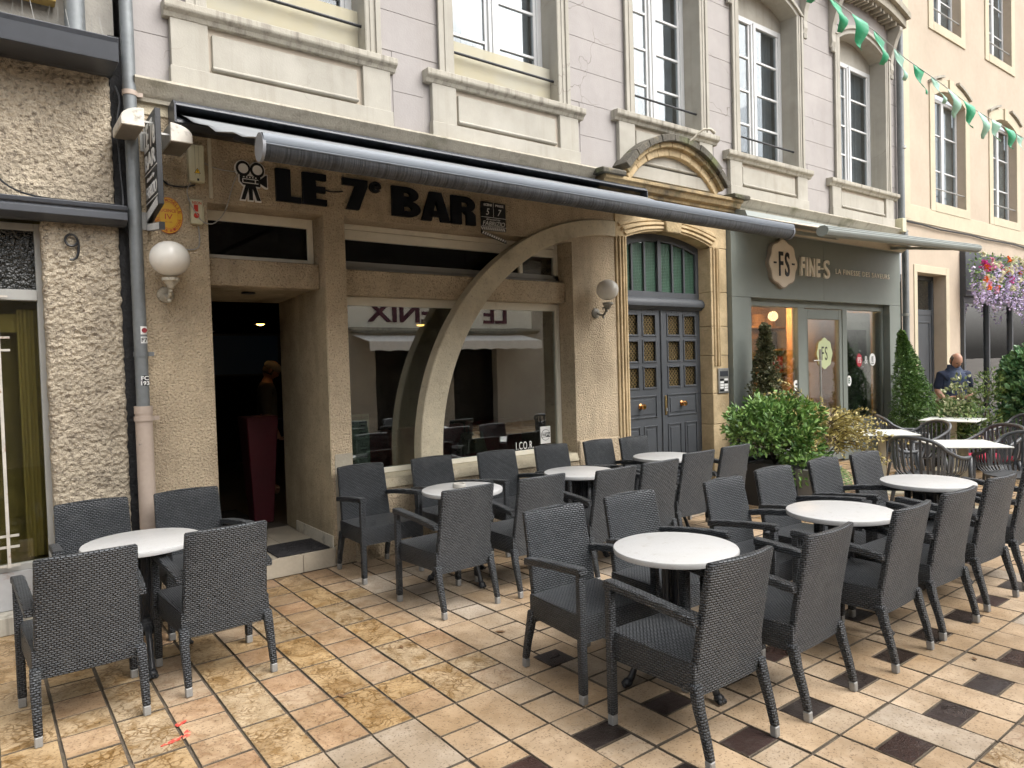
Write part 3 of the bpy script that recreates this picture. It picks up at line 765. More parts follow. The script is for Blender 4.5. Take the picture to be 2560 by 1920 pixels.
# double door
DY = .16
dr = MB()
lo2 = bow(a0, a1, 2.96, .12, 20); li = bow(a0 + .07, a1 - .07, 2.88, .11, 20)
dr.loft([[(p[0], yy, p[1]) for p in lo2] + [(p[0], yy, p[1]) for p in reversed(li)] for yy in (DY, DY + .07)])
dr.box(a0, a0 + .06, DY + .002, DY + .07, 2.30, 2.965); dr.box(a1 - .06, a1, DY + .002, DY + .07, 2.30, 2.965)
dr.box(a0, a1, DY, DY + .08, 2.30, 2.40)
dr.box(6.435, 6.50, DY - .006, DY + .07, 2.40, 3.01)
door = dr.build('double_door', MT['slate'], bar, bevel=.004)
MB().px([(DY - .075, 2.225), (DY - .085, 2.26), (DY - .07, 2.30), (DY - .03, 2.325), (DY + .02, 2.335), (DY + .02, 2.19), (DY - .03, 2.19), (DY - .045, 2.21)], a0 - .01, a1 + .01).build('transom_bar', MT['slate'], door, smooth=True)
greenp = glassmat('green_cathedral_glass', (.02, .07, .035), .06, .25, k=.4)
grnb = pmat('green_glass_back', (.035, .085, .055), .5, var=.2, vs=6)
xs = [a0 + .06, 5.955, 6.19, 6.435]
for (q0, q1) in ((a0 + .06, 6.435), (6.50, a1 - .06)):
    for i in range(3):
        p0 = q0 + (q1 - q0) * i / 3; p1 = q0 + (q1 - q0) * (i + 1) / 3
        zt_ = 2.90 + .085 * (1 - ((p0 + p1) / 2 - 6.467) ** 2 / .5)
        MB().box(p0, p1, DY + .035, DY + .042, 2.40, zt_).build('transom_pane', grnb, door)
        if i: MB().box(p0 - .016, p0 + .016, DY + .004, DY + .035, 2.40, zt_ + .04).build('glazing_bar', MT['slate'], door, bevel=.003)
        mm = MB()
        for kz in range(13):
            z_ = 2.405 + kz * .036
            if z_ > zt_ - .03: break
            mm.bar((p0 + .02, DY + .030, z_), (p1 - .02, DY + .030, z_ + .02), .003, .003)
        for kx in range(6):
            x_ = p0 + .03 + kx * (p1 - p0 - .05) / 5
            mm.bar((x_, DY + .028, 2.405), (x_ + .01, DY + .028, zt_ - .02), .0025, .0025)
        mm.build('wire_mesh', pmat('green_wire', (.09, .17, .12), .5) if 'green_wire' not in bpy.data.materials else bpy.data.materials['green_wire'], door)
grl = pmat('gilded_grille', (.30, .22, .10), .45, metal=.6, var=.2)
gback = pmat('frosted_dark_pane', (.06, .048, .028), .25, var=.5, vs=30)
for li_, (q0, q1) in enumerate(((a0 + .004, 6.463), (6.469, a1 - .004))):
    lf = MB(); W_ = q1 - q0
    cols = ((.115, .335), (.415, .635)); rows = ((1.27, 1.515), (1.578, 1.823), (1.886, 2.13))
    xs_ = [0, .115, .335, .415, .635, W_]; 
    for (u, v_) in ((0, .115), (.335, .415), (.635, W_)): lf.box(q0 + u, q0 + v_, DY, DY + .05, 1.22, 2.19)
    for (za, zb) in ((1.22, 1.27), (1.515, 1.578), (1.823, 1.886), (2.13, 2.19)):
        for (u, v_) in cols: lf.box(q0 + u, q0 + v_, DY + .0005, DY + .05, za, zb)
    lf.box(q0, q1, DY, DY + .05, .05, 1.22)
    leaf = lf.build('door_leaf', MT['slate'], door)
    pl = MB()
    def moulded(x0, x1, z0, z1):
        frame_rect(pl, x0, x1, z0, z1, DY - .012, DY + .002, .018)
        pl.box(x0 + .045, x1 - .045, DY - .009, DY + .001, z0 + .045, z1 - .045)
    moulded(q0 + .09, q1 - .09, .92, 1.185)
    moulded(q0 + .09, q0 + .335, .18, .83); moulded(q0 + .40, q1 - .09, .18, .83)
    for (u, v_) in cols:
        for (za, zb) in rows: frame_rect(pl, q0 + u - .012, q0 + v_ + .012, za - .012, zb + .012, DY - .010, DY + .01, .022)
    pl.box(q0 + .0, q1, DY - .02, DY + .002, .05, .14)
    for i in range(6): pl.sphere((q0 + .1 + i * .1, DY, 2.165), .008, 6, 4)
    pl.build('door_moulding', MT['slate'], door, bevel=.004)
    for (u, v_) in cols:
        for (za, zb) in rows:
            MB().box(q0 + u, q0 + v_, DY + .034, DY + .04, za, zb).build('door_pane', gback, door)
            gm = MB(); x0_, x1_ = q0 + u, q0 + v_
            step = .052
            for d_ in (1, -1):
                kq = -6
                while kq < 10:
                    # diagonal line z = za + d*(x-xs)
                    xs0 = x0_ + kq * step
                    pts = []
                    for t in (0, 1):
                        pass
                    p1 = (xs0, za) if d_ == 1 else (xs0, zb)
                    lx0, lx1 = max(x0_, xs0), min(x1_, xs0 + (zb - za))
                    if lx1 - lx0 > .01:
                        f_ = lambda x: za + (x - xs0) if d_ == 1 else zb - (x - xs0)
                        gm.bar((lx0, DY + .024 + .004 * d_, f_(lx0)), (lx1, DY + .024 + .004 * d_, f_(lx1)), .005, .005)
                    kq += 1
            gm.build('grille', grl, door)
    kx = q0 + W_ * .47 if li_ == 0 else q0 + W_ * .47
    MB().lathe([(.001, 0), (.034, 0), (.036, -.006), (.016, -.014), (.014, -.030), (.030, -.042), (.034, -.056), (.026, -.070), (.001, -.074)], 18, (kx, DY - .008, 1.062), 'Y').build('door_knob', MT['copper'], door, smooth=True)
MB().box(6.452, 6.482, DY - .018, DY + .02, .10, 2.185).build('meeting_rail', MT['slate'], door, bevel=.006)
hp = MB().box(6.51, 6.545, DY - .012, DY + .001, .94, 1.17).build('lock_plate', MT['brass'], door, bevel=.005)
MB().box(6.515, 6.54, DY - .022, DY - .012, .985, 1.02).build('pull', MT['steel'], door)
MB().box(a0, a1, -.05, DY + .05, 0, .048).build('threshold', MT['gold'], bar, bevel=.008)
# intercom
ic_ = thing('intercom_panel', 'grey metal intercom panel with name buttons on ochre door jamb', 'intercom', (7.385, -.028, 1.315))
MB().box(-.10, .11, -.016, .0, -.155, .155).build('plate', MT['steel'], ic_, bevel=.004)
MB().box(-.075, .085, -.019, -.015, .055, .12).build('speaker_grille', MT['anth'], ic_)
for r_ in range(5):
    for c_ in range(2):
        MB().box(-.075 + c_ * .085, -.075 + c_ * .085 + .07, -.020, -.015, -.13 + r_ * .033, -.107 + r_ * .033).build('name_button', MT['signtext'] if (r_ + c_) % 4 else MT['black'], ic_)
# ------------------------------------------------------------------ lettering
def text_mesh(s, bold=0.0, shear=0.0, spacing=1.0):
    cu = bpy.data.curves.new('lettering', 'FONT'); cu.body = s; cu.size = 1.0; cu.offset = bold; cu.shear = shear; cu.resolution_u = 4; cu.space_character = spacing
    cu.extrude = .5
    o = bpy.data.objects.new('lettering', cu)
    me = bpy.data.meshes.new_from_object(o)
    bpy.data.objects.remove(o); bpy.data.curves.remove(cu)
    return me
def text(s, mat, parent, u0, u1, z0, z1, d, depth=.003, bold=0.0, shear=0.0, face='-Y', name='lettering', spacing=1.0, rot=0.0):
    """lettering fitted to the box u0..u1 x z0..z1, standing proud of the plane d"""
    me = text_mesh(s, bold, shear, spacing)
    xs = [v.co.x for v in me.vertices]; ys = [v.co.y for v in me.vertices]
    ax, bx, ay, by = min(xs), max(xs), min(ys), max(ys)
    for v in me.vertices:
        u = (v.co.x - ax) / (bx - ax); h = (v.co.y - ay) / (by - ay); k = (v.co.z + .5)
        uu_ = u0 + (u1 - u0) * u; zz = z0 + (z1 - z0) * h
        if rot:
            cu_, cz_ = (u0 + u1) / 2, (z0 + z1) / 2; du, dz = uu_ - cu_, zz - cz_
            uu_ = cu_ + du * math.cos(rot) - dz * math.sin(rot); zz = cz_ + du * math.sin(rot) + dz * math.cos(rot)
        if face == '-Y': v.co = (uu_, d - depth * k, zz)
        elif face == '+Y': v.co = (u0 + u1 - uu_, d + depth * k, zz)
        elif face == '-X': v.co = (d - depth * k, -uu_, zz)      # u measured towards -Y
    me.update()
    return put(name, me, mat, parent)

# ------------------------------------------------------------------ left house (number 9)
lh = thing('stucco_house', 'house with coarse beige stucco and dark sheet-metal canopies numbered nine', 'house', (0, 0, 0))
def rough_panel(x0, x1, z0, z1, step=.0078, amp=.0125, y=-.02, ret=.12):
    nx = int((x1 - x0) / step); nz = int((z1 - z0) / step)
    vs = []; fs = []
    for j in range(nz + 1):
        for i in range(nx + 1):
            x = x0 + (x1 - x0) * i / nx; z = z0 + (z1 - z0) * j / nz
            a = noise.noise((x * 48, 3.1, z * 48)); b = noise.noise((x * 105 + 9, 1.7, z * 105)); c_ = noise.noise((x * 13, 8.2, z * 16))
            h = amp * (.85 * abs(a) ** .7 * (1 if a > 0 else -1) + .55 * b + .55 * c_)
            ex = min(i, nx - i); rnd_ = .02 * max(0, 1 - ex / 2.5) if ex < 3 else 0
            vs.append((x + (amp * .7 * noise.noise((z * 22, x * 9, 4)) if ex == 0 else 0), y - h + rnd_, z))
    for j in range(nz):
        for i in range(nx):
            q = j * (nx + 1) + i
            fs.append((q, q + 1, q + nx + 2, q + nx + 1))
    # returns on both sides
    b = len(vs)
    for j in range(nz + 1):
        for i in (0, nx): vs.append((vs[j * (nx + 1) + i][0], y + ret, vs[j * (nx + 1) + i][2]))
    for j in range(nz):
        fs.append((j * (nx + 1), (j + 1) * (nx + 1), b + 2 * (j + 1), b + 2 * j))
        fs.append((j * (nx + 1) + nx, b + 2 * j + 1, b + 2 * (j + 1) + 1, (j + 1) * (nx + 1) + nx))
    return MB().add(vs, fs)
rough_panel(.36, .80, .0, 2.62).build('stucco_pillar', MT['rough'], lh, smooth='all', recalc=False)
rough_panel(-1.0, .785, 2.66, 3.66, step=.0085).build('stucco_wall', MT['rough'], lh, smooth='all', recalc=False)
MB().box(-6, -1.0, -.02, .3, 2.66, 3.66).box(-6, -1.4, -.02, .3, 0, 2.66).build('side_wall', MT['rough'], lh)
MB().box(-6, .84, .10, 6, 3.66, 8.2).build('upper_wall', pmat('grey_cement_wall', (.38, .36, .32), .9, var=.15, vs=2, bump=.3, bs=60, stains=(((.2, .19, .17), 3, .55, .75, .5, SV),)), lh)
MB().box(.79, .935, .02, .30, 0, 3.9).build('tarred_gap', pmat('tar_black', (.012, .012, .013), .8, var=.3, vs=12, bump=.8, bs=40), lh)
# canopies
MB().px([(-.36, 3.70), (-.37, 3.73), (-.33, 3.74), (.0, 3.79), (.0, 3.60), (-.10, 3.585), (-.345, 3.585)], -6, .795).build('upper_canopy', MT['anth'], lh, bevel=.004)
MB().px([(-.17, 2.69), (-.175, 2.715), (-.14, 2.725), (.0, 2.73), (.0, 2.60), (-.10, 2.595), (-.165, 2.625), (-.165, 2.665), (-.155, 2.68)], -6, .835).build('lower_canopy', MT['anth'], lh, bevel=.003)
spk = MB()
for i in range(26): spk.tube([(.72 - i * .06, -.3 + .02 * (i % 3), 3.74), (.72 - i * .06 + .02 * ((i % 3) - 1), -.31, 3.86)], .0015, 4)
spk.build('bird_spike', MT['steel'], lh)
MB().box(-2, .50, -.02, .08, 4.02, 4.5).build('yellow_board', pmat('ochre_board', (.50, .34, .10), .7, var=.2, vs=3, st=(.4, 1, 4)), lh, bevel=.006)
MB().tube([(.60, -.02, 3.78), (.60, -.02, 8)], .06, 16).tube([(.60, -.02, 3.76), (.60, -.02, 3.80)], .066, 16).build('upper_downpipe', MT['zinc'], lh, smooth=True)
# window behind bars
fr = MB(); frame_rect(fr, -1.4, .372, .36, 2.60, .10, .16, .045)
fr.box(-1.36, .33, .085, .16, 2.10, 2.17)
fr.box(.02, .05, .09, .15, 2.17, 2.58)
fw_ = fr.build('barred_window', MT['greyframe'], lh, bevel=.003)
MB().box(-1.36, .335, .135, .141, 2.17, 2.56).build('patterned_pane', pmat('dark_pressed_glass', (.018, .019, .017), .2, var=.3, vs=20, bump=.9, bs=45, bd=.02), fw_)
MB().box(-1.36, .335, .135, .141, .40, 2.10).build('pane', glassmat('dusty_glass', (.8, .8, .7), .02, k=.35), fw_)
m_ = MB(); pts = [(.335 - .12 * i / 12 + .0, .19 + .012 * math.sin(i * 1.5)) for i in range(13)]
m_.loft([[(p[0], p[1], zz) for p in pts] + [(p[0], p[1] + .003, zz) for p in reversed(pts)] for zz in (.42, 2.05)])
m_.box(-1.3, .33, .20, .21, 1.90, 2.02)
m_.build('curtain', MT['ocurt'], fw_)
MB().box(-1.5, .40, .30, .32, .3, 2.7).build('inner_blind', pmat('dim_olive_blind', (.15, .125, .05), .8, var=.35, vs=1.2), fw_)
bars = pmat('rusty_white_bar', (.48, .45, .40), .6, var=.15, vs=10, stains=(((.22, .10, .04), 18, .58, .68, .9, S1),))
for i, x_ in enumerate((-.32, .02, .112)):
    MB().bar((x_, .045, .40), (x_, .045, 2.15), .018, .018).build('window_bar', bars, fw_)
for z_ in (.41, .53, .60, 1.78, 1.86, 2.12): MB().bar((-1.3, .058, z_), (.17, .058, z_), .014, .014).build('tie_bar', bars, fw_)
MB().box(-1.4, .36, .08, .14, .12, .36).build('sill_panel', pmat('grey_sheet_panel', (.36, .36, .36), .6, var=.1, stains=(((.2, .09, .04), 9, .6, .72, .7, S1),)), lh)
MB().box(-6, .36, -.06, .14, .0, .115).build('base_course', MT['sillstone'], lh, bevel=.006)
# house number
nb = [(.52 + .034 * math.cos(R(t)), -.045, 2.487 + .038 * math.sin(R(t))) for t in range(-20, 345, 24)]
nb = nb[::-1] + [(.556, -.045, 2.49), (.560, -.045, 2.45), (.556, -.045, 2.405), (.545, -.045, 2.375), (.525, -.045, 2.36), (.505, -.045, 2.362)]
o = MB().tube(nb, .0075, 8).build('house_number', MT['black'], None, smooth=True); tag(o, 'black wrought metal number 9 on the stucco pillar', 'house number')

# ------------------------------------------------------------------ downpipes
dp = thing('drainpipe', 'grey zinc drainpipe with beige lower section beside stucco pillar', 'drainpipe', (.893, -.07, 0))
MB().tube([(0, 0, 1.36), (0, 0, 9)], .042, 18).build('upper_pipe', MT['zinc'], dp, smooth=True)
MB().tube([(0, 0, 0), (0, 0, 1.37)], .054, 18).tube([(0, 0, 1.335), (0, 0, 1.385)], .058, 18).build('lower_pipe', MT['castp'], dp, smooth=True)
for z_, mt in ((1.30, 'castp'), (3.50, 'castp'), (1.74, 'zinc')):
    r_ = .062 if z_ < 1.4 else .047
    MB().tube([(0, 0, z_ - .016), (0, 0, z_ + .016)], r_, 18).box(r_ - .004, r_ + .034, -.008, .008, z_ - .014, z_ + .014).build('pipe_clamp', MT[mt], dp, smooth=True)
for z_, hh, mk in ((1.90, .055, 'a'), (1.835, .045, 'b'), (1.56, .07, 'c')):
    m_ = MB(); pts = [(.0432 * math.cos(R(t)), .0432 * math.sin(R(t))) for t in range(-95, 10, 15)]
    m_.loft([[(p[0], p[1], zz) for p in pts] + [(p[0] * .99, p[1] * .99, zz) for p in reversed(pts)] for zz in (z_ - hh / 2, z_ + hh / 2)])
    st = m_.build('sticker', MT['signtext'] if mk != 'c' else MT['black'], dp)
    if mk == 'c':
        text('FC', MT['signtext'], st, -.012, .034, z_ + .002, z_ + .030, -.0436, .001, .02); text('193', MT['signtext'], st, -.014, .036, z_ - .032, z_ - .004, -.0436, .001, .02)
    if mk == 'a': MB().lathe([(.010, 0), (.017, 0), (.017, -.001), (.010, -.001)], 16, (.02, -.0432, z_), 'Y').build('red_ring', MT['red'], st)
    if mk == 'b': text('F7', MT['black'], st, .0, .036, z_ - .015, z_ + .015, -.0436, .001, .02)
dp = thing('drainpipe', 'slim grey drainpipe at the far end of the grey-green shopfront', 'drainpipe', (12.19, -.115, 0))
MB().tube([(0, 0, 0), (0, 0, 3.50), (.0, .02, 3.6), (-.02, .04, 3.75), (-.02, .04, 9.5)], .052, 16).build('pipe', MT['zinc'], dp, smooth=True)
for z_ in (2.22, 4.95, 3.55): MB().tube([(0, .03 if z_ > 3 else 0, z_ - .02), (0, .03 if z_ > 3 else 0, z_ + .02)], .062, 16).build('pipe_clamp', MT['steel'], dp)
MB().tube([(0, 0, 0), (0, 0, 1.0)], .060, 16).build('lower_pipe', MT['zinc'], dp, smooth=True)
bx_ = MB().box(-.16, -.03, -.04, .09, 3.56, 3.78).build('junction_box', MT['plastic'], dp, bevel=.006)

# ------------------------------------------------------------------ grey-green shopfront
fs = thing('grey_shopfront', 'grey-green panelled shopfront with fascia lettering and glazed door', 'shopfront', (0, 0, 0))
FX0, FX1, FY = 7.53, 12.06, -.085
OX0, OX1, OZ = 7.93, 11.69, 2.362
MB().box(FX0, 9.70, FY, .06, 2.366, 3.30).build('fascia_panel', MT['fs'], fs, bevel=.002)
MB().box(9.704, FX1, FY, .06, 2.366, 3.30).build('fascia_panel', MT['fs'], fs, bevel=.002)
MB().box(FX0, OX0, FY, .20, 0, 2.362).build('pilaster', MT['fs'], fs, bevel=.002)
MB().box(OX1, FX1, FY, .20, 0, 2.362).build('pilaster', MT['fs'], fs, bevel=.002)
GY = .05
fr = MB()
fr.box(OX0, OX1, GY - .03, GY + .06, 2.27, OZ + .03)
for a, b in ((OX0, OX0 + .05), (9.19, 9.36), (10.41, 10.54), (11.64, OX1 + .001)): fr.box(a, b, GY - .03, GY + .06, .0, 2.272)
fr.box(OX0 + .05, 9.19, GY - .028, GY + .06, 0, .56); fr.box(10.54, 11.64, GY - .028, GY + .06, 0, .56)
fr.build('shop_frame', MT['fs'], fs, bevel=.004)
MB().box(OX0 + .05, 9.19, GY, GY + .006, .56, 2.27).build('pane', MT['fsglass'], fs)
MB().box(10.54, 11.64, GY, GY + .006, .56, 2.27).build('pane', MT['fsglass'], fs)
d_ = MB(); frame_rect(d_, 9.365, 10.405, .02, 2.262, GY - .02, GY + .03, .09, .2, .14)
frame_rect(d_, 9.44, 10.33, .21, 2.13, GY - .026, GY - .015, .014)
dl = d_.build('shop_door', MT['fs'], fs, bevel=.004)
MB().box(9.45, 10.32, GY + .004, GY + .010, .21, 2.13).build('pane', MT['fsglass'], dl)
MB().tube([(9.62, -.06, .55), (9.62, -.06, 1.68)], .016, 12).tube([(9.45, -.055, 1.52), (9.62, -.06, 1.52)], .01, 8).build('door_handle', MT['steel'], dl, smooth=True)
def badge(cx, cz, w, h, n=96, k=.045):
    pts = []
    for i in range(n):
        t = 2 * PI * i / n
        q = 1 + k * math.cos(8 * t) + .03 * math.cos(2 * t + PI)
        e = 3.2
        c_, s_ = math.cos(t), math.sin(t)
        pts.append((cx + w / 2 * q * c_, cz + h / 2 * q * s_))
    return pts
# fascia badge and letters
sg = thing('fascia_badge', 'cream scalloped badge with black initials on grey-green fascia', 'sign', (8.60, FY, 2.83))
MB().py(badge(0, 0, .68, .62), -.05, 0).build('badge_edge', pmat('badge_border', (.30, .25, .19), .5), sg)
MB().py(badge(0, 0, .645, .585), -.056, -.049).build('badge_face', pmat('badge_cream', (.76, .67, .54), .5, var=.04), sg)
MB().py(badge(0, 0, .605, .545), -.0585, -.055).build('badge_inner', pmat('badge_cream_light', (.80, .71, .58), .5, var=.04), sg)
text('F', MT['black'], sg, -.12, -.025, -.17, .15, -.0585, .010, .012); text('S', MT['black'], sg, .02, .125, -.17, .15, -.0585, .010, .012)
MB().box(-.24, -.18, -.066, -.058, -.01, .012).build('dash', MT['black'], sg); MB().box(.19, .25, -.066, -.058, -.01, .012).build('dash', MT['black'], sg)
beige = pmat('beige_sign_letter', (.88, .83, .72), .5, var=.03)
sg = thing('fascia_lettering', 'beige shop name and slogan lettering on grey-green fascia', 'sign', (0, FY, 0))
xx = 9.07
for ch, w_ in (('F', .10), ('I', .035), ('N', .15), ('E', .105)):
    text(ch, beige, sg, xx, xx + w_, 2.70, 2.955, 0, .03, .035, name='letter'); xx += w_ + .035
text('-', beige, sg, 9.605, 9.675, 2.815, 2.835, 0, .02, .0, name='letter'); text('S', beige, sg, 9.685, 9.845, 2.69, 2.955, 0, .02, .005, name='letter')
text('LA FINESSE DES SAVEURS', beige, sg, 10.03, 11.68, 2.775, 2.85, 0, .008, .004, spacing=1.25, name='slogan')
# window stickers
lime = pmat('pale_green_vinyl', (.52, .58, .33), .5, var=.03); crim = pmat('crimson_vinyl', (.45, .03, .05), .5)
st = MB().py(badge(9.93, 1.62, .43, .43), GY - .006, GY - .001).build('door_sticker', lime, fs)
text('F', MT['black'], st, 9.845, 9.905, 1.52, 1.72, GY - .006, .002, .0); text('S', MT['black'], st, 9.935, 10.005, 1.52, 1.72, GY - .006, .002, .0)
st = MB().py(badge(10.95, 1.50, .17, .20), GY - .006, GY - .001).build('window_sticker', crim, fs); text('FS', MT['signtext'], st, 10.90, 11.0, 1.455, 1.545, GY - .006, .002, .01)
text('&', MT['signtext'], fs, 11.12, 11.22, 1.44, 1.56, GY - .001, .002, .0)
def disc(cx, cz, r, sx=1.0): return [(cx + r * sx * math.cos(2 * PI * i / 28), cz + r * math.sin(2 * PI * i / 28)) for i in range(28)]
st = MB().py(disc(11.37, 1.50, .10, .95), GY - .006, GY - .001).build('window_sticker', MT['signtext'], fs); text('E', MT['black'], st, 11.34, 11.40, 1.47, 1.55, GY - .006, .002, .02); MB().box(11.33, 11.41, GY - .008, GY - .006, 1.435, 1.45).build('stroke', MT['black'], st)
st = MB().py(disc(10.63, 1.19, .08, .8), GY - .006, GY - .001).build('window_sticker', MT['signtext'], fs); text('B', pmat('dark_green_ink', (.03, .10, .06), .5), st, 10.60, 10.66, 1.15, 1.24, GY - .006, .002, .01)
st = MB().py(disc(9.16, 1.18, .075, .85), GY - .006, GY - .001).build('window_sticker', MT['signtext'], fs); MB().py(disc(9.16, 1.195, .015, 1.5), GY - .008, GY - .006).box(9.125, 9.195, GY - .008, GY - .006, 1.15, 1.157).box(9.135, 9.185, GY - .008, GY - .006, 1.135, 1.141).build('stroke', MT['black'], st)
# scalloped film along the window foot
sc = []
for i in range(60):
    t = i / 59; sc.append((10.55 + 1.08 * t, .585 + .022 * abs(math.sin(t * PI * 9))))
MB().py(sc + [(11.63, .562), (10.55, .562)], GY - .005, GY - .001).build('scalloped_film', MT['fs'], fs)
# chalk display panel behind the right hand pane
cp_ = MB().box(10.56, 11.42, .16, .18, .66, 1.98).build('display_board', pmat('dark_chalkboard', (.016, .022, .018), .7, var=.5, vs=6, stains=(((.05, .09, .045), 5, .52, .62, .8, S1),)), fs)
lf = MB()
for i in range(26):
    x_, z_ = 10.62 + random.random() * .74, .74 + random.random() * .95; a = random.random() * 6.28; l_ = .05 + .05 * random.random()
    lf.loft([[(x_, yy, z_), (x_ + l_ * .5 * math.cos(a + .4), yy, z_ + l_ * .5 * math.sin(a + .4)), (x_ + l_ * math.cos(a), yy, z_ + l_ * math.sin(a)), (x_ + l_ * .5 * math.cos(a - .4), yy, z_ + l_ * .5 * math.sin(a - .4))] for yy in (.154, .159)])
lf.build('chalk_leaf', pmat('chalk_white', (.42, .44, .42), .9), cp_)
MB().box(10.56, 11.62, .19, .20, .57, 2.25).build('display_back', pmat('pale_display_back', (.30, .31, .27), .7, var=.1), fs)
# shop interior
wood = pmat('warm_wood', (.50, .26, .10), .55, var=.2, vs=2, st=(1, 1, 6)); rmw = pmat('shop_wall', (.36, .26, .17), .8, var=.1)
rm = MB(); a, b, c, d, z0, z1 = 7.7, 11.8, .21, 3.6, 0.0, 2.9
rm.quad((a, d, z0), (b, d, z0), (b, d, z1), (a, d, z1)); rm.quad((a, c, z0), (a, d, z0), (a, d, z1), (a, c, z1)); rm.quad((b, c, z0), (b, c, z1), (b, d, z1), (b, d, z0)); rm.quad((a, c, z1), (a, d, z1), (b, d, z1), (b, c, z1)); rm.quad((a, c, z0), (b, c, z0), (b, d, z0), (a, d, z0))
rm.build('room_shell', rmw, fs, recalc=False)
MB().box(8.75, 11.75, 2.1, 2.14, .1, 2.5).build('shelf_back', wood, fs)
for z_ in (.5, .9, 1.3, 1.7, 2.1):
    MB().box(8.8, 11.7, 1.75, 2.1, z_, z_ + .03).build('shelf', wood, fs)
    x_ = 8.9
    while x_ < 11.4:
        w_ = .1 + random.random() * .25; h_ = .12 + random.random() * .2
        MB().box(x_, x_ + w_, 1.8, 2.05, z_ + .031, z_ + .031 + h_).build('goods_box', random.choice([wood, crim, MT['black'], beige, MT['brass']]), fs, bevel=.006)
        x_ += w_ + .03 + random.random() * .2
MB().box(10.75, 10.95, .95, 1.15, 0, 2.9).build('post', wood, fs)
cb = MB().box(8.75, 9.5, .9, .94, 1.55, 1.86).build('hanging_sign', wood, fs); MB().py(disc(9.12, 1.71, .07, 1.4), .895, .90).build('emblem', MT['black'], cb)
warm = emat('warm_bulb', (1.0, .62, .28), 14)
for i, (x_, y_) in enumerate(((8.5, .9), (8.75, 1.1), (9.05, .8), (9.7, 2.2), (10.4, 2.5))):
    ob = MB().sphere((x_, y_, 2.12), .03, 10, 8, (1, 1, 1.6)).build('pendant_bulb', warm, fs, smooth='all')
    MB().tube([(x_, y_, 2.16), (x_, y_, 2.88)], .005, 6).build('cord', MT['black'], ob)
for i, (x_, y_, e_) in enumerate(((8.9, 1.0, 42), (10.3, 1.1, 34))):
    pl_ = bpy.data.lights.new('shop_lamp', 'POINT'); pl_.energy = e_; pl_.color = (1, .62, .30); pl_.shadow_soft_size = .08
    po = bpy.data.objects.new('shop_lamp', pl_); po.location = (x_, y_, 2.25); C.objects.link(po)

# ------------------------------------------------------------------ right hand house with flower shop
rh = thing('cream_house', 'cream and beige rendered house with tall arched windows beyond the drainpipe', 'house', (0, 0, 0))
HX0, HX1 = 12.305, 23.0
RW = [(13.62, 14.95, 4.24, 6.28), (16.30, 17.60, 4.26, 6.28), (19.0, 20.3, 4.26, 6.28), (13.62, 14.80, 7.40, 9.3), (16.15, 17.35, 7.45, 9.3), (18.9, 20.2, 7.45, 9.3)]
w = MB(); wall_open(w, HX0, HX1, 3.80, TOPZ, [q + (.16,) for q in RW], 0, .16); w.build('upper_wall', MT['rbw'], rh, recalc=False)
w = MB(); wall_open(w, HX0, 14.66, 0, 3.80, [(12.87, 14.03, 0, 2.97, .24)], 0, .24); w.build('ground_floor_wall', MT['rbw'], rh, recalc=False)
MB().box(14.66, HX1, .0, .2, 3.46, 3.80).build('shop_lintel', MT['rbw'], rh)
MB().box(HX0, 12.64, -.018, .0, 3.85, TOPZ).build('quoin_strip', MT['rbc'], rh, bevel=.004)
MB().box(HX0, HX1, -.016, .0, 3.82, 4.10).build('band', MT['rbc'], rh, bevel=.004)
MB().box(14.03, 14.17, -.014, .0, 0, 3.10).box(12.75, 14.03, -.014, .0, 2.97, 3.10).box(12.75, 12.87, -.014, .0, 0, 2.97).build('door_trim', MT['rbc'], rh, bevel=.004)
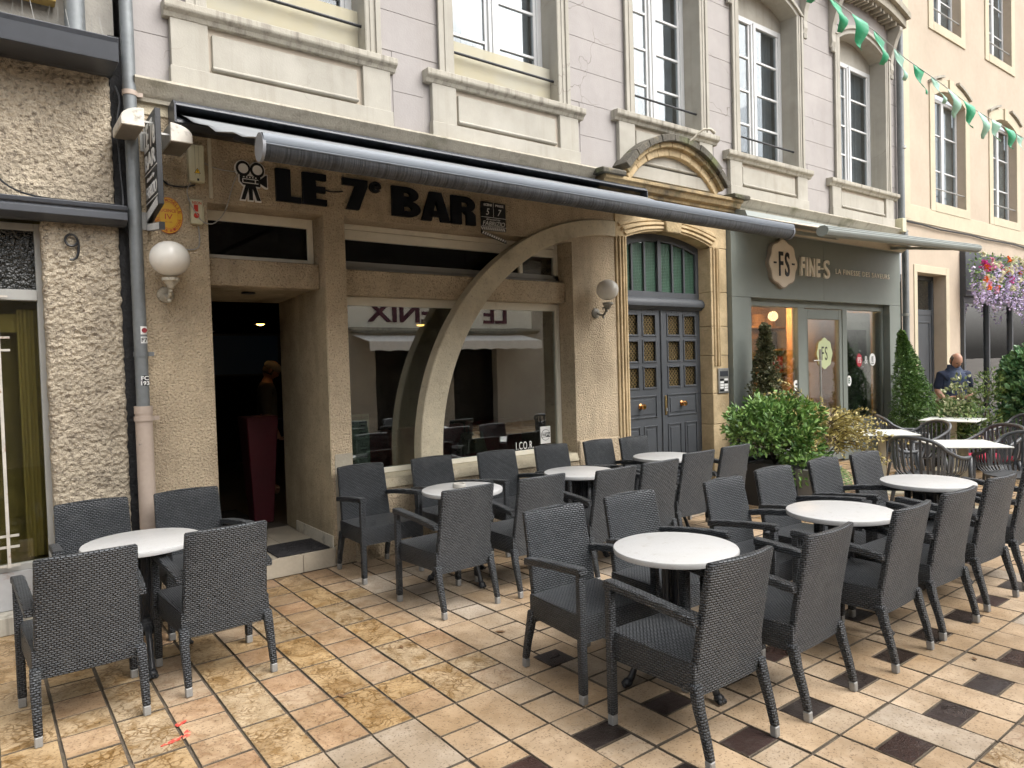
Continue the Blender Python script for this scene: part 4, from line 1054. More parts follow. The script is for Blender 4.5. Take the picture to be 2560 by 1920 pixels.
for i, (x0, x1, z0, z1) in enumerate(RW):
    s = MB(); t_ = .19
    s.box(x0 - t_, x0, -.02, 0, z0 - .16, z1); s.box(x1, x1 + t_, -.02, 0, z0 - .16, z1); s.box(x0, x1, -.024, .05, z0 - .16, z0)
    lo = bow(x0, x1, z1 - .16, .155, 12); hi = bow(x0 - t_, x1 + t_, z1, .2, 12)
    s.loft([[(p[0], yy, p[1]) for p in lo] + [(p[0], yy, p[1]) for p in reversed(hi)] for yy in (-.022, .14)])
    s.box((x0 + x1) / 2 - .09, (x0 + x1) / 2 + .09, -.05, .02, z1 - .02, z1 + .22)
    f = MB(); y = .13; xm = (x0 + x1) / 2; zt = z1 - .10
    frame_rect(f, x0, x1, z0, zt, y, y + .05, .06)
    f.box(xm - .05, xm + .05, y - .01, y + .05, z0 + .05, zt - .05)
    for r_ in (1, 2):
        zz = z0 + (zt - z0) * r_ / 3
        f.box(x0 + .06, xm - .05, y + .01, y + .04, zz - .013, zz + .013); f.box(xm + .05, x1 - .06, y + .01, y + .04, zz - .013, zz + .013)
    win = f.build('window', MT['white'], rh, bevel=.003)
    s.build('surround', MT['rbc'], win, bevel=.004)
    for sgn in (-1, 1):
        hd = MB()
        pts = bow(x0 - t_ - .03, x1 + t_ + .03, z1 + .01, .22, 12)
        pts = pts[:5] if sgn < 0 else pts[-5:]
        hd.loft([[(p[0], yy, p[1]) for p in pts] + [(p[0], yy, p[1] + .045) for p in reversed(pts)] for yy in (-.06, .0)])
        hd.build('drip_mould', MT['sillstone'], win)
    for r_ in range(3):
        for c0, c1 in ((x0 + .05, xm - .045), (xm + .045, x1 - .05)):
            MB().box(c0, c1, y + .022, y + .026, z0 + (zt - z0) * r_ / 3 + .01, z0 + (zt - z0) * (r_ + 1) / 3).build('pane', MT['wglass'], win)
    rb = MB(); rb.quad((x0 - .2, .8, z0), (x1 + .2, .8, z0), (x1 + .2, .8, z1), (x0 - .2, .8, z1)); rb.build('room_back', MT['inside'], win, recalc=False)
    MB().box(x0 + .05, x1 - .05, .20, .205, z0 + .03, zt).build('blind', pmat('grey_blind', (.27, .26, .24), .9, var=.08, vs=2) if i == 0 else bpy.data.materials['grey_blind'], win)
    MB().tube([(x0, .02, z0 + .26), (x1, .02, z0 + .26)], .012, 8).build('rail', MT['steel'], win)
MB().tube([(12.3, -.03, 3.79)] + [(12.3 + i * .7, -.035, 3.775 + .012 * math.sin(i * 2.1)) for i in range(1, 15)], .016, 6).build('cable', MT['dark'], rh, smooth=True)
# dark house door
d_ = MB(); frame_rect(d_, 12.872, 14.028, 0, 2.965, .20, .27, .07)
d_.box(12.94, 13.96, .21, .26, 2.26, 2.36); d_.box(12.94, 13.96, .215, .25, .05, 2.26)
frame_rect(d_, 13.03, 13.87, .35, 2.15, .202, .216, .03)
hd_ = d_.build('house_door', MT['slate'], rh, bevel=.004)
MB().box(12.94, 13.96, .23, .236, 2.36, 2.90).build('pane', MT['wglass'], hd_)
MB().box(13.16, 13.32, .196, .202, 1.75, 1.95).build('paper_notice', MT['signtext'], hd_); MB().box(13.16, 13.32, .196, .202, 1.42, 1.62).build('paper_notice', MT['signtext'], hd_)
# flower shop front
fl = thing('flower_shop_front', 'dark-framed glass shopfront under hanging flower garland', 'shopfront', (0, 0, 0))
MB().box(14.66, HX1, -.10, .05, 2.62, 3.46).build('fascia', MT['anth'], fl, bevel=.006)
fr = MB()
for x_ in (14.67, 15.86, 17.1, 18.3, 19.6): fr.box(x_, x_ + .07, -.06, .04, 0, 2.62)
fr.box(14.74, HX1, -.05, .03, 2.50, 2.62); fr.box(14.74, HX1, -.05, .03, 0, .45)
fr.build('frame', MT['slate'], fl, bevel=.004)
for a_, b_ in ((14.74, 15.86), (15.93, 17.1), (17.17, 18.3), (18.37, 19.6)): MB().box(a_, b_, -.01, -.004, .45, 2.5).build('pane', MT['glass'], fl)
MB().tube([(14.7, -.12, 2.72), (19, -.12, 2.72)], .012, 8).build('rail', MT['steel'], fl)
rm = MB(); rm.quad((14.6, 2.2, 0), (HX1, 2.2, 0), (HX1, 2.2, 3), (14.6, 2.2, 3)); rm.quad((14.6, .1, 0), (14.6, 2.2, 0), (14.6, 2.2, 3), (14.6, .1, 3))
rm.build('room_shell', pmat('florist_interior', (.14, .12, .09), .9, var=.6, vs=3, stains=(((.05, .07, .03), 3, .5, .6, .8, S1), ((.30, .22, .12), 5, .58, .66, .7, S1))), fl, recalc=False)

# ------------------------------------------------------------------ house across the street (seen in the glass)
oh = thing('opposite_house', 'pale house across the street mirrored in the bar window', 'house', (0, -9.5, 0))
ow = MB()
ops = [(x_, x_ + 1.15, z_, z_ + 2.1) for z_ in (4.3,) for x_ in [-7 + 2.6 * i for i in range(13)]]
gops = [(-6, -4, 0, 2.2), (-2.6, -.6, 0, 2.2), (1.0, 3.2, 0, 2.2), (7.6, 9.0, 0, 2.05), (9.8, 11.2, 0, 2.05), (13.5, 16, 0, 2.3), (18, 21, 0, 2.3)]
# front faces +Y
for (a_, b_, c_, d_) in [(-9, 26, 0, 4.55)]:
    wall_open(ow, a_, b_, c_, d_, gops, 0, -.22)
ow.build('wall', pmat('opposite_render', (.48, .44, .38), .9, var=.1, vs=1, stains=(((.35, .31, .26), 2, .55, .75, .4, SV),)), oh, recalc=False)
MB().box(-9, 26, -8, -.9, 0, 4.5).build('body', MT['inside'], oh)
for q in []:
    f = MB(); frame_rect(f, q[0], q[1], q[2], q[3], -.2, -.14, .08); f.box((q[0] + q[1]) / 2 - .05, (q[0] + q[1]) / 2 + .05, -.2, -.13, q[2], q[3])
    f.box(q[0] - .12, q[1] + .12, -.02, .06, q[2] - .12, q[2]); f.build('window', MT['white'], oh)
MB().px([(.25, 4.50), (.25, 4.58), (-3.6, 6.0), (-7.5, 4.6), (-7.5, 4.5)], -9, 26).build('roof', pmat('brown_roof_tiles', (.16, .09, .06), .9, var=.2, vs=4), oh)
MB().box(6.5, 12.4, .002, .06, 2.50, 3.42).build('sign_board', pmat('cream_sign_board', (.88, .85, .76), .7, var=.08, vs=2), oh)
MB().px([(.06, 2.42), (.20, 2.50), (.20, 2.56), (.002, 2.56), (.002, 2.42)], 6.3, 12.6).build('sign_cornice', MT['sillstone'], oh)
text('LE  PHENIX', pmat('maroon_letter', (.09, .02, .035), .6), oh, 7.40, 11.50, 2.70, 3.16, .06, .03, .02, face='+Y')
aw = MB(); pts = []
for i in range(61):
    x_ = 7.0 + 5.0 * i / 60
    pts.append(x_)
top = [(x_, .05, 2.38) for x_ in pts]; fr_ = [(x_, .95, 2.20) for x_ in pts]; sk_ = [(x_, .97, 1.97 + .03 * abs(math.sin(i * .55))) for i, x_ in enumerate(pts)]
vs = top + fr_ + sk_; fs_ = []
for r_ in (0, 1):
    for i in range(60): fs_.append((r_ * 61 + i, r_ * 61 + i + 1, (r_ + 1) * 61 + i + 1, (r_ + 1) * 61 + i))
aw.add(vs, fs_); aw.build('canvas_awning', pmat('white_canvas', (.82, .79, .76), .9, var=.08, vs=3, st=(8, 1, 1)), oh, recalc=False)
# ------------------------------------------------------------------ bar awning
MB().box(5.60, 12.28, .01, .2, 3.28, 3.62).build('shop_header', MT['archm'], bar)
aw = thing('bar_awning', 'grey folding-arm awning stretched out above the bar front', 'awning', (0, 0, 0))
AX0, AX1 = 1.17, 5.86
fab = pmat('grey_awning_fabric', (.22, .23, .24), .8, var=.07, vs=2, bump=.1, bs=200)
MB().px([(-.02, 3.47), (-.17, 3.475), (-.20, 3.45), (-.205, 3.435), (-.02, 3.435)], AX0 - .02, AX1 + .02).build('cassette_hood', MT['anth'], aw, bevel=.003)
MB().px([(-.02, 3.30), (-.02, 3.432), (-.06, 3.432), (-.08, 3.40), (-.19, 3.345), (-.20, 3.32), (-.15, 3.29)], AX0 - .015, AX1 + .015).build('cassette_tray', MT['dark'], aw, bevel=.003)
for x_ in (AX0 - .03, AX1 + .018):
    MB().px([(-.01, 3.29), (-.01, 3.475), (-.17, 3.478), (-.205, 3.44), (-.205, 3.32), (-.15, 3.285)], x_, x_ + .012).build('end_cap', MT['anth'], aw)
# fabric with slight sag and a wavy edge
m_ = MB(); nx, ny = 70, 10; vs = []; fs_ = []
YF, ZF = -1.83, 2.775
for j in range(ny + 1):
    for i in range(nx + 1):
        t = j / ny; x_ = AX0 + .03 + (AX1 - AX0 - .06) * i / nx
        y_ = -.10 + (YF + .10) * t; z_ = 3.405 + (ZF + .0 - 3.405) * t - .03 * math.sin(PI * t)
        ed = math.exp(-i / 1.6) + math.exp(-(nx - i) / 1.6)
        z_ += ed * .014 * math.sin(t * 21) * math.sin(PI * t)
        vs.append((x_, y_, z_))
for j in range(ny):
    for i in range(nx):
        q = j * (nx + 1) + i; fs_.append((q, q + 1, q + nx + 2, q + nx + 1))
o = m_.add(vs, fs_).build('fabric', fab, aw, smooth='all', recalc=False)
so = o.modifiers.new('thick', 'SOLIDIFY'); so.thickness = .003
# front bar: rounded aluminium profile and rolled valance with vertical pleats
zt = ZF
prof = []
for i in range(15):
    a = R(100 + 220 * i / 14); prof.append((YF - .02 + .058 * math.cos(a), zt - .055 + .062 * math.sin(a)))
bar_m, nt, p = nmat('pleated_dark_valance')
v = coords(nt, (95, 1, 2.5)); n1 = noise_n(nt, v, 1.0, 4, .6); v2 = coords(nt, (40, 1, 9)); n2 = noise_n(nt, v2, 1.0, 3)
c_ = mixc(nt, ramp(nt, n1, .38, .66), (.014, .016, .019, 1), (.075, .08, .087, 1)); c_ = mixc(nt, ramp(nt, n2, .5, .8), c_, (.05, .053, .058, 1))
L(nt, c_, p.inputs['Base Color']); p.inputs['Roughness'].default_value = .6; bumpn(nt, p, n1, .5, .006)
MB().px(prof, AX0 + .01, AX1 + .03).build('rolled_valance', bar_m, aw, smooth='all')
alu = pmat('slate_coated_rail', (.13, .15, .175), .45, metal=.1, var=.08, vs=4, st=(.1, 1, 1))
MB().px([(YF - .082, zt - .040), (YF - .086, zt - .015), (YF - .078, zt + .004), (YF - .05, zt + .014), (YF + .01, zt + .012), (YF + .01, zt - .004), (YF - .045, zt - .004), (YF - .066, zt - .012), (YF - .072, zt - .040)], AX0, AX1 + .04).build('front_rail', alu, aw, smooth=True)
MB().px([(YF - .0795, zt - .052), (YF - .083, zt - .048), (YF - .083, zt - .042), (YF - .078, zt - .042)], AX0, AX1 + .04).build('rail_lip', alu, aw)
for x_ in (AX0 - .004, AX1 + .034):
    MB().px([(YF - .02 + .066 * math.cos(R(t)), zt - .054 + .072 * math.sin(R(t))) for t in range(0, 360, 20)], x_, x_ + .016).build('rail_end_cap', pmat('grey_end_cap', (.20, .21, .23), .5, var=.06) if x_ < 2 else bpy.data.materials['grey_end_cap'], aw, smooth=True)
for (xa, xe) in ((1.55, 2.35), (5.4, 4.6)):
    MB().bar((xa, -.14, 3.30), (xe, -.98, 2.99), .035, .05).bar((xe, -.98, 2.985), (xa + (.25 if xa < 3 else -.25), YF + .03, 2.70), .03, .045).build('folding_arm', MT['anth'], aw, bevel=.006)
# ------------------------------------------------------------------ shopfront awning
aw = thing('shop_awning', 'half-open grey-green awning over the shopfront with fascia badge', 'awning', (0, 0, 0))
fgr = pmat('grey_green_awning_profile', (.24, .265, .25), .5, var=.06, vs=2)
MB().px([(-.02, 3.22), (-.02, 3.43), (-.14, 3.44), (-.25, 3.41), (-.275, 3.34), (-.25, 3.29), (-.12, 3.27), (-.12, 3.22)], 7.60, 12.06).build('cassette', fgr, aw, smooth=True)
stripe = MB(); 
for i in range(5): stripe.px([(-.265 + i * .022, 3.288 - i * .012), (-.262 + i * .022, 3.276 - i * .012), (-.240 + i * .022, 3.262 - i * .012), (-.240 + i * .022, 3.278 - i * .012)], 7.66, 12.0)
stripe.build('fabric_roll', pmat('beige_awning_underside', (.48, .43, .35), .8, var=.08), aw)
A, B_ = Vector((7.70, -1.18, 3.035)), Vector((12.10, -1.18, 3.165))
pr = []
for i in range(16):
    a = R(360 * i / 16); pr.append((.075 * math.cos(a), .062 * math.sin(a) + (.004 if i % 2 else 0)))
MB().loft([[(P.x, P.y + y_, P.z - .03 + z_) for y_, z_ in pr] for P in (A, B_)]).build('front_bar', fgr, aw, smooth=False)
rib = MB()
for k in range(5):
    rib.bar((A.x, A.y - .073 + abs(k - 1.5) * .012, A.z + .012 - k * .022), (B_.x, B_.y - .073 + abs(k - 1.5) * .012, B_.z + .012 - k * .022), .012, .006)
rib.build('bar_rib', pmat('dark_rib', (.10, .115, .105), .5), aw)
fb = MB(); fb.loft([[(7.75, -.16, 3.37), (7.75, -1.16, 3.045), (7.75, -1.16, 3.041), (7.75, -.16, 3.366)], [(12.02, -.16, 3.37), (12.02, -1.16, 3.17), (12.02, -1.16, 3.166), (12.02, -.16, 3.366)]])
fb.build('fabric', bpy.data.materials['beige_awning_underside'], aw)
for (xa, xe) in ((8.2, 9.1), (11.7, 10.8)):
    MB().bar((xa, -.1, 3.27), (xe, -.62, 3.13), .03, .045).bar((xe, -.62, 3.13), (xa - (.2 if xa < 9 else -.2), -1.14, 3.05 if xa < 9 else 3.12), .03, .04).build('folding_arm', fgr, aw, bevel=.005)

# ------------------------------------------------------------------ bar name letters
nm = thing('bar_name_sign', 'thick black letters of the bar name on roughcast under awning', 'sign', (0, 0, 0))
def letter(polys, x0, x1, z0, z1, name='letter'):
    """polys: outlines in the unit square; holes are left out by building the letter from solid strokes"""
    m_ = MB()
    for pl in polys: m_.py([(x0 + (x1 - x0) * u, z0 + (z1 - z0) * v_) for u, v_ in pl], -.034, -.004)
    return m_.build(name, MT['letter'], nm)
Z0, Z1 = 2.905, 3.155
letter([[(0, 0), (1, 0), (1, .17), (.58, .17), (.58, 1), (0, 1)]], 1.88, 2.075, Z0, Z1)
letter([[(0, 0), (1, 0), (1, .2), (.55, .2), (.55, .4), (.95, .4), (.95, .6), (.55, .6), (.55, .8), (1, .8), (1, 1), (0, 1)]], 2.09, 2.285, Z0, Z1)
letter([[(.12, 0), (.62, 0), (1, .80), (1, 1), (0, 1), (0, .78), (.50, .78)]], 2.425, 2.645, Z0, Z1)
def ringpoly(cx, cz, ro, ri, a0, a1, n=14, sx=1.0):
    o_ = [(cx + sx * ro * math.cos(R(a0 + (a1 - a0) * i / n)), cz + ro * math.sin(R(a0 + (a1 - a0) * i / n))) for i in range(n + 1)]
    i_ = [(cx + sx * ri * math.cos(R(a0 + (a1 - a0) * i / n)), cz + ri * math.sin(R(a0 + (a1 - a0) * i / n))) for i in range(n + 1)]
    return o_ + i_[::-1]
letter([ringpoly(.5, .5, .5, .2, 8, 325), [(.2, .42), (.98, .42), (.98, .58), (.2, .58)]], 2.665, 2.77, 3.065, 3.16)
B_p = [[(0, 0), (.40, 0), (.40, 1), (0, 1)], ringpoly(.55, .27, .27, .08, -90, 90, 14, 1.6), ringpoly(.52, .75, .25, .07, -90, 90, 14, 1.6),
       [(.38, 0), (.56, 0), (.56, .19), (.38, .19)], [(.38, .35), (.56, .35), (.56, .68), (.38, .68)], [(.38, .82), (.56, .82), (.56, 1), (.38, 1)]]
letter(B_p, 2.87, 3.15, Z0 - .01, Z1 - .005)
letter([[(0, 0), (.33, 0), (.5, .72), (.5, 1), (.30, 1)], [(1, 0), (.67, 0), (.5, .72), (.5, 1), (.70, 1)], [(.3, .16), (.7, .16), (.66, .36), (.34, .36)]], 3.155, 3.45, Z0 - .02, Z1 - .012)
R_p = [[(0, 0), (.40, 0), (.40, 1), (0, 1)], ringpoly(.55, .72, .28, .09, -90, 90, 14, 1.45), [(.38, .44), (.57, .44), (.57, .63), (.38, .63)], [(.38, .81), (.57, .81), (.57, 1), (.38, 1)], [(.50, .46), (.82, .50), (.96, .38), (.97, 0), (.60, 0), (.60, .36), (.50, .42)]]
letter(R_p, 3.465, 3.735, Z0 - .02, Z1 - .015)
# film camera emblem
ce = thing('film_camera_emblem', 'black film camera emblem with white outline beside the bar name', 'sign', (1.70, 0, 3.04))
def emb(off, y0, y1):
    m_ = MB()
    for cx in (-.062, .042): m_.py([(cx + (.052 + off) * math.cos(2 * PI * i / 24), .075 + (.056 + off) * math.sin(2 * PI * i / 24)) for i in range(24)], y0, y1)
    m_.py([(-.088 - off, .025 + off), (-.088 - off, -.02), (-.065, -.045 - off), (.06, -.05 - off), (.062 + off, -.02), (.062 + off, .022 + off)], y0 - .0005, y1)
    m_.py([(.055 - off, .0), (.10, .042 + off * 1.5), (.112 + off, .045 + off), (.112 + off, -.048 - off), (.10, -.045 - off * 1.5), (.055 - off, -.02)], y0 - .001, y1)
    for q in (-1, 0, 1): m_.py([(-.012 + q * .022 - .014 - off, -.045), (-.012 + q * .022 + .014 + off, -.045), (-.012 + q * .058 + .014 + off, -.155 - off), (-.012 + q * .058 - .014 - off, -.155 - off)], y0 - .0015 - .0002 * q, y1)
    return m_
emb(.0075, -.022, -.004).build('outline', MT['signtext'], ce)
emb(0, -.027, -.02).build('silhouette', MT['black'], ce)
ww = MB()
for cx in (-.062, .042): ww.lathe([(.030, 0), (.036, 0), (.036, -.003), (.030, -.003)], 24, (cx, -.0275, .075), 'Y')
ww.box(-.072, .045, -.0335, -.029, -.004, .001).box(-.072, -.066, -.0335, -.029, -.03, .0).box(.02, .026, -.0335, -.029, -.028, .0).box(-.066, .045, -.0335, -.029, -.032, -.027)
for q in range(5): ww.box(-.066 + q * .022, -.056 + q * .022, -.0335, -.029, .009, .017)
ww.build('white_detail', MT['signtext'], ce)
# clapperboard sign
cl = thing('clapperboard_sign', 'black clapperboard sign with scene and take numbers on roughcast', 'sign', (3.80, 0, 2.86))
MB().box(0, .285, -.016, -.002, .0, .265).build('board', MT['black'], cl, bevel=.002)
wl = MB(); wl.box(.139, .142, -.018, -.016, .125, .262).box(.0, .285, -.018, -.016, .121, .125).box(.0, .285, -.018, -.016, .036, .040); wl.build('rule', MT['signtext'], cl)
for s_, a, b, c, d, sh in (('SCENE', .03, .125, .228, .25, 0), ('PRISE', .165, .26, .228, .25, 0), ('5', .055, .095, .145, .205, .3), ('7', .19, .235, .145, .205, .3), ('directed by', .055, .22, .092, .114, .25), ('FABRIZIO', .015, .272, .046, .088, .25)):
    text(s_, MT['signtext'], cl, a, b, c, d, -.016, .002, .012 if s_ in ('SCENE', 'PRISE') else 0, sh)
def clapper(parent, f, n, w_, h_, sl=.018):
    s = MB()
    for i in range(n):
        u = w_ * (i + .15) / n; e = w_ / n * .5
        s.add([f(u, 0, 0), f(u + e, 0, 0), f(u + e + sl, h_, 0), f(u + sl, h_, 0), f(u, 0, 1), f(u + e, 0, 1), f(u + e + sl, h_, 1), f(u + sl, h_, 1)], [(0, 1, 2, 3), (4, 5, 6, 7), (0, 1, 5, 4), (1, 2, 6, 5), (2, 3, 7, 6), (3, 0, 4, 7)])
    return s.build('stripe', MT['signtext'], parent)
clapper(cl, lambda u, v_, k: (min(u, .285), -.016 - .002 * k, .004 + v_), 11, .283, .026, -.014)
ca = R(-15)
MB().py([(0, -.003), (.285, -.078), (.285, -.108), (0, -.033)], -.016, -.002).build('clapper_bar', MT['black'], cl)
clapper(cl, lambda u, v_, k: (min(max(u, 0), .285), -.016 - .002 * k, -.030 + v_ - min(u, .285) * .263), 11, .278, .025, .014)

# ------------------------------------------------------------------ projecting sign with lamps
hs_ = thing('projecting_sign', 'black projecting clapperboard sign with white bar lettering and two hooded lamps', 'sign', (.99, 0, 0))
SY0, SY1 = -.03, -.43
MB().box(-.017, .017, SY1, SY0, 2.70, 3.315).build('panel', MT['black'], hs_, bevel=.002)
MB().py([(-.016, 2.704), (.016, 2.704), (.016, 2.70)], SY1, SY0).build('bottom_edge', MT['black'], hs_) if False else None
tri = MB().add([(-.016, SY0, 2.70), (-.016, SY1, 2.70), (-.016, SY0, 2.645), (.016, SY0, 2.70), (.016, SY1, 2.70), (.016, SY0, 2.645)], [(0, 1, 2), (3, 5, 4), (0, 3, 4, 1), (1, 4, 5, 2), (2, 5, 3, 0)])
tri.build('panel_corner', MT['black'], hs_)
cb_ = MB().add([(-.016, SY0 + .0, 2.64), (-.016, SY0, 2.59), (-.016, SY1, 2.535), (-.016, SY1, 2.585), (.016, SY0, 2.64), (.016, SY0, 2.59), (.016, SY1, 2.535), (.016, SY1, 2.585)], [(0, 3, 2, 1), (4, 5, 6, 7), (0, 1, 5, 4), (1, 2, 6, 5), (2, 3, 7, 6), (3, 0, 4, 7)]).build('clapper', MT['black'], hs_)
clapper(cb_, lambda u, v_, k: (-.0165 - .002 * k, SY0 - min(u, .4), 2.592 + v_ * .9 - min(u, .4) * .138), 10, .385, .048, 0)
clapper(hs_, lambda u, v_, k: (-.0175 - .002 * k, SY0 - min(u, .4), 2.655 + v_ + min(u, .38) * .11), 10, .385, .055, 0)
for s_, a, b, c, d, bd in (('LE 7e', .05, .40, 3.10, 3.28, .03), ('BAR', .05, .40, 2.98, 3.085, .03), ('directed by', .10, .34, 2.895, 2.93, 0), ('FABRIZIO', .05, .40, 2.79, 2.87, 0)):
    text(s_, MT['signtext'], hs_, a, b, c, d, -.017, .002, bd, .0 if bd else .2, face='-X')
MB().box(-.0195, -.017, SY1, SY0, 2.955, 2.960).box(-.0195, -.017, SY1, SY0, 2.762, 2.767).build('rule', MT['signtext'], hs_)
MB().box(-.035, .03, -.012, -.001, 3.14, 3.26).box(-.10, .0, -.012, -.001, 2.60, 2.72).build('wall_plate', MT['steel'], hs_)
for sgn in (-1, 1):
    m_ = MB(); x0 = sgn * .075; r_ = .135
    prof_ = [(x0, 3.18), (x0, 3.30)] + [(x0 + sgn * r_ * math.sin(R(t)), 3.30 - .0 - r_ * .55 * (1 - math.cos(R(t)))) for t in range(15, 91, 15)] + [(x0 + sgn * r_, 3.18)]
    m_.py([(p_[0], p_[1] + (-.06 if sgn > 0 else 0)) for p_ in prof_], -.42, -.08)
    lm = m_.build('lamp_hood', pmat('grimy_white_enamel', (.60, .57, .50), .5, var=.1, vs=5, stains=(((.10, .09, .06), 14, .56, .70, .7, S1),)) if sgn < 0 else bpy.data.materials['grimy_white_enamel'], hs_, bevel=.004)
    zz = 3.18 if sgn < 0 else 3.12
    MB().box(min(x0, x0 + sgn * r_) + .008, max(x0, x0 + sgn * r_) - .008, -.41, -.09, zz - .003, zz + .002).build('diffuser', pmat('dull_diffuser', (.20, .18, .15), .5, var=.15) if sgn < 0 else bpy.data.materials['dull_diffuser'], lm)
    br = MB()
    for yy in (-.13, -.37): br.bar((sgn * .017, yy, zz + .05), (x0, yy, zz + .05), .01, .012)
    br.build('bracket', MT['steel'], lm)

# ------------------------------------------------------------------ wall fittings
plq = thing('licence_plaque', 'round yellow enamel licence plaque with red lettering', 'plaque', (1.115, -.004, 2.715))
def oval(rx, rz, n=40): return [(rx * math.cos(2 * PI * i / n), rz * math.sin(2 * PI * i / n)) for i in range(n)]
enam = pmat('yellow_enamel', (.74, .43, .03), .35, var=.06, vs=6); rede = pmat('red_enamel', (.50, .04, .02), .4)
MB().py(oval(.094, .128), -.005, 0).build('rim', rede, plq); MB().py(oval(.090, .124), -.008, -.004).build('plate', enam, plq)
MB().loft([[(x_, -.0095, z_) for x_, z_ in oval(.062, .092)], [(x_, -.007, z_) for x_, z_ in oval(.062, .092)]]).build('inner_rim', rede, plq)
MB().py(oval(.060, .090), -.0105, -.009).build('inner_plate', enam, plq)
text('LICENCE', rede, plq, -.050, .050, .022, .044, -.0105, .001, .012); text('IV', rede, plq, -.024, .026, -.028, .010, -.0105, .001, .0)
text('N 105', rede, plq, -.022, .022, -.052, -.043, -.0105, .001, .0)
def arc_text(s_, parent, a0, a1, rx, rz, size, d, mat, flip=False):
    for i, ch in enumerate(s_):
        if ch == ' ': continue
        a = R(a0 + (a1 - a0) * i / (len(s_) - 1)); x_, z_ = rx * math.cos(a), rz * math.sin(a)
        rot = a - PI / 2 if not flip else a + PI / 2
        text(ch, mat, parent, x_ - size * .38, x_ + size * .38, z_ - size / 2, z_ + size / 2, d, .001, .01, rot=rot, name='letter')
arc_text('LA MOSELLE', plq, 140, 15, .076, .107, .022, -.008, rede)
arc_text('DEBIT DE BOISSONS', plq, 195, 345, .076, .107, .019, -.008, rede, True)
jb = thing('junction_box', 'tall cream plastic junction box with yellow warning triangle', 'electrical box', (1.303, 0, 3.10))
MB().box(-.052, .056, -.062, 0, -.135, .13).build('body', MT['plastic'], jb, bevel=.014, seg=2)
MB().box(-.010, -.008, -.0635, -.061, -.09, .12).box(.015, .017, -.0635, -.061, -.09, .12).build('seam', pmat('seam_shadow', (.25, .23, .16), .7), jb)
tr_ = MB().py([(-.018, -.076), (.026, -.076), (.004, -.038)], -.0635, -.0615).build('warning_triangle', MT['black'], jb); MB().py([(-.013, -.0735), (.021, -.0735), (.004, -.044)], -.065, -.063).build('warning_field', pmat('warning_yellow', (.80, .50, .02), .5), tr_)
MB().py([(.004, -.050), (.000, -.061), (.004, -.060), (.002, -.071), (.009, -.058), (.005, -.059)], -.066, -.0645).build('flash', MT['black'], tr_)
MB().box(0, .014, -.0635, -.06, -.128, -.112).build('screw', MT['black'], jb)
ns = thing('neon_switch', 'small cream emergency switch box marked neon with red knob', 'electrical box', (1.297, 0, 2.755))
MB().box(-.042, .042, -.045, 0, -.088, .088).build('body', MT['plastic'], ns, bevel=.006)
MB().box(.042, .052, -.03, -.01, -.07, .04).build('side_lever', MT['plastic'], ns)
text('NEON', rede, ns, -.030, .032, .052, .072, -.045, .001, .015)
MB().py([(-.02, .0), (.008, .0), (.008, .048), (-.02, .048)], -.048, -.0445).build('red_label', rede, ns)
MB().lathe([(.001, -.012), (.017, -.010), (.019, 0), (.001, 0)], 18, (-.004, -.045, -.028), 'Y').build('knob', rede, ns, smooth=True)
o = MB().box(1.395, 1.42, -.016, -.001, 2.87, 3.36).build('cable_trunking', pmat('cream_trunking', (.55, .50, .38), .6, var=.06), bevel=.002); tag(o, 'narrow cream cable trunking strip left of the film camera emblem', 'trunking')
def cable(pts, r, label, mat, n=6, sub=6):
    P = [Vector(p) for p in pts]; out = []
    for i in range(len(P) - 1):
        p0, p1, p2, p3 = P[max(i - 1, 0)], P[i], P[i + 1], P[min(i + 2, len(P) - 1)]
        for k in range(sub):
            t = k / sub
            out.append(.5 * ((2 * p1) + (-p0 + p2) * t + (2 * p0 - 5 * p1 + 4 * p2 - p3) * t * t + (-p0 + 3 * p1 - 3 * p2 + p3) * t ** 3))
    out.append(P[-1])
    o = MB().tube(out, r, n).build('cable', mat, smooth=True); tag(o, label, 'cable')
    return o
grc = pmat('grey_cable_sheath', (.36, .35, .32), .6)
cable([(1.02, -.04, 3.06), (1.06, -.02, 2.99), (1.12, -.02, 2.93), (1.22, -.02, 2.925), (1.30, -.02, 2.95)], .006, 'thick black cable looping from projecting sign to cream junction box', MT['dark'])
cable([(1.27, -.02, 2.965), (1.24, -.03, 2.90), (1.25, -.05, 2.82), (1.29, -.055, 2.74), (1.34, -.04, 2.685), (1.42, -.02, 2.69), (1.50, -.02, 2.79), (1.56, -.02, 2.98), (1.605, -.02, 3.08)], .004, 'thin grey wire sagging from junction box to film camera emblem', grc)
cable([(1.36, -.012, 3.12), (1.45, -.012, 3.09), (1.56, -.012, 3.085), (1.60, -.012, 3.095)], .004, 'short grey wire crossing the cream trunking strip', grc)
cable([(1.31, -.01, 2.66), (1.315, -.01, 2.60), (1.31, -.01, 2.52), (1.28, -.01, 2.49), (1.22, -.01, 2.485)], .005, 'thin grey conduit running from neon switch down to globe lamp', grc)
cable([(.06, -.05, 3.00), (.12, -.06, 2.88), (.20, -.07, 2.79), (.32, -.08, 2.745), (.50, -.08, 2.735), (.80, -.10, 2.735)], .006, 'black cable drooping across the stucco onto lower canopy', MT['dark'])
cable([(.815, -.02, 3.55), (.835, -.05, 3.45), (.815, -.05, 3.3), (.82, -.04, 3.05), (.83, -.05, 2.8), (.82, -.08, 2.72)], .006, 'black cable running down the gap beside zinc drainpipe', MT['dark'])
cable([(2.25, -.012, 3.045), (2.33, -.012, 3.03), (2.43, -.012, 3.045)], .006, 'short dark cable between two thick black letters', MT['dark'])
o = None
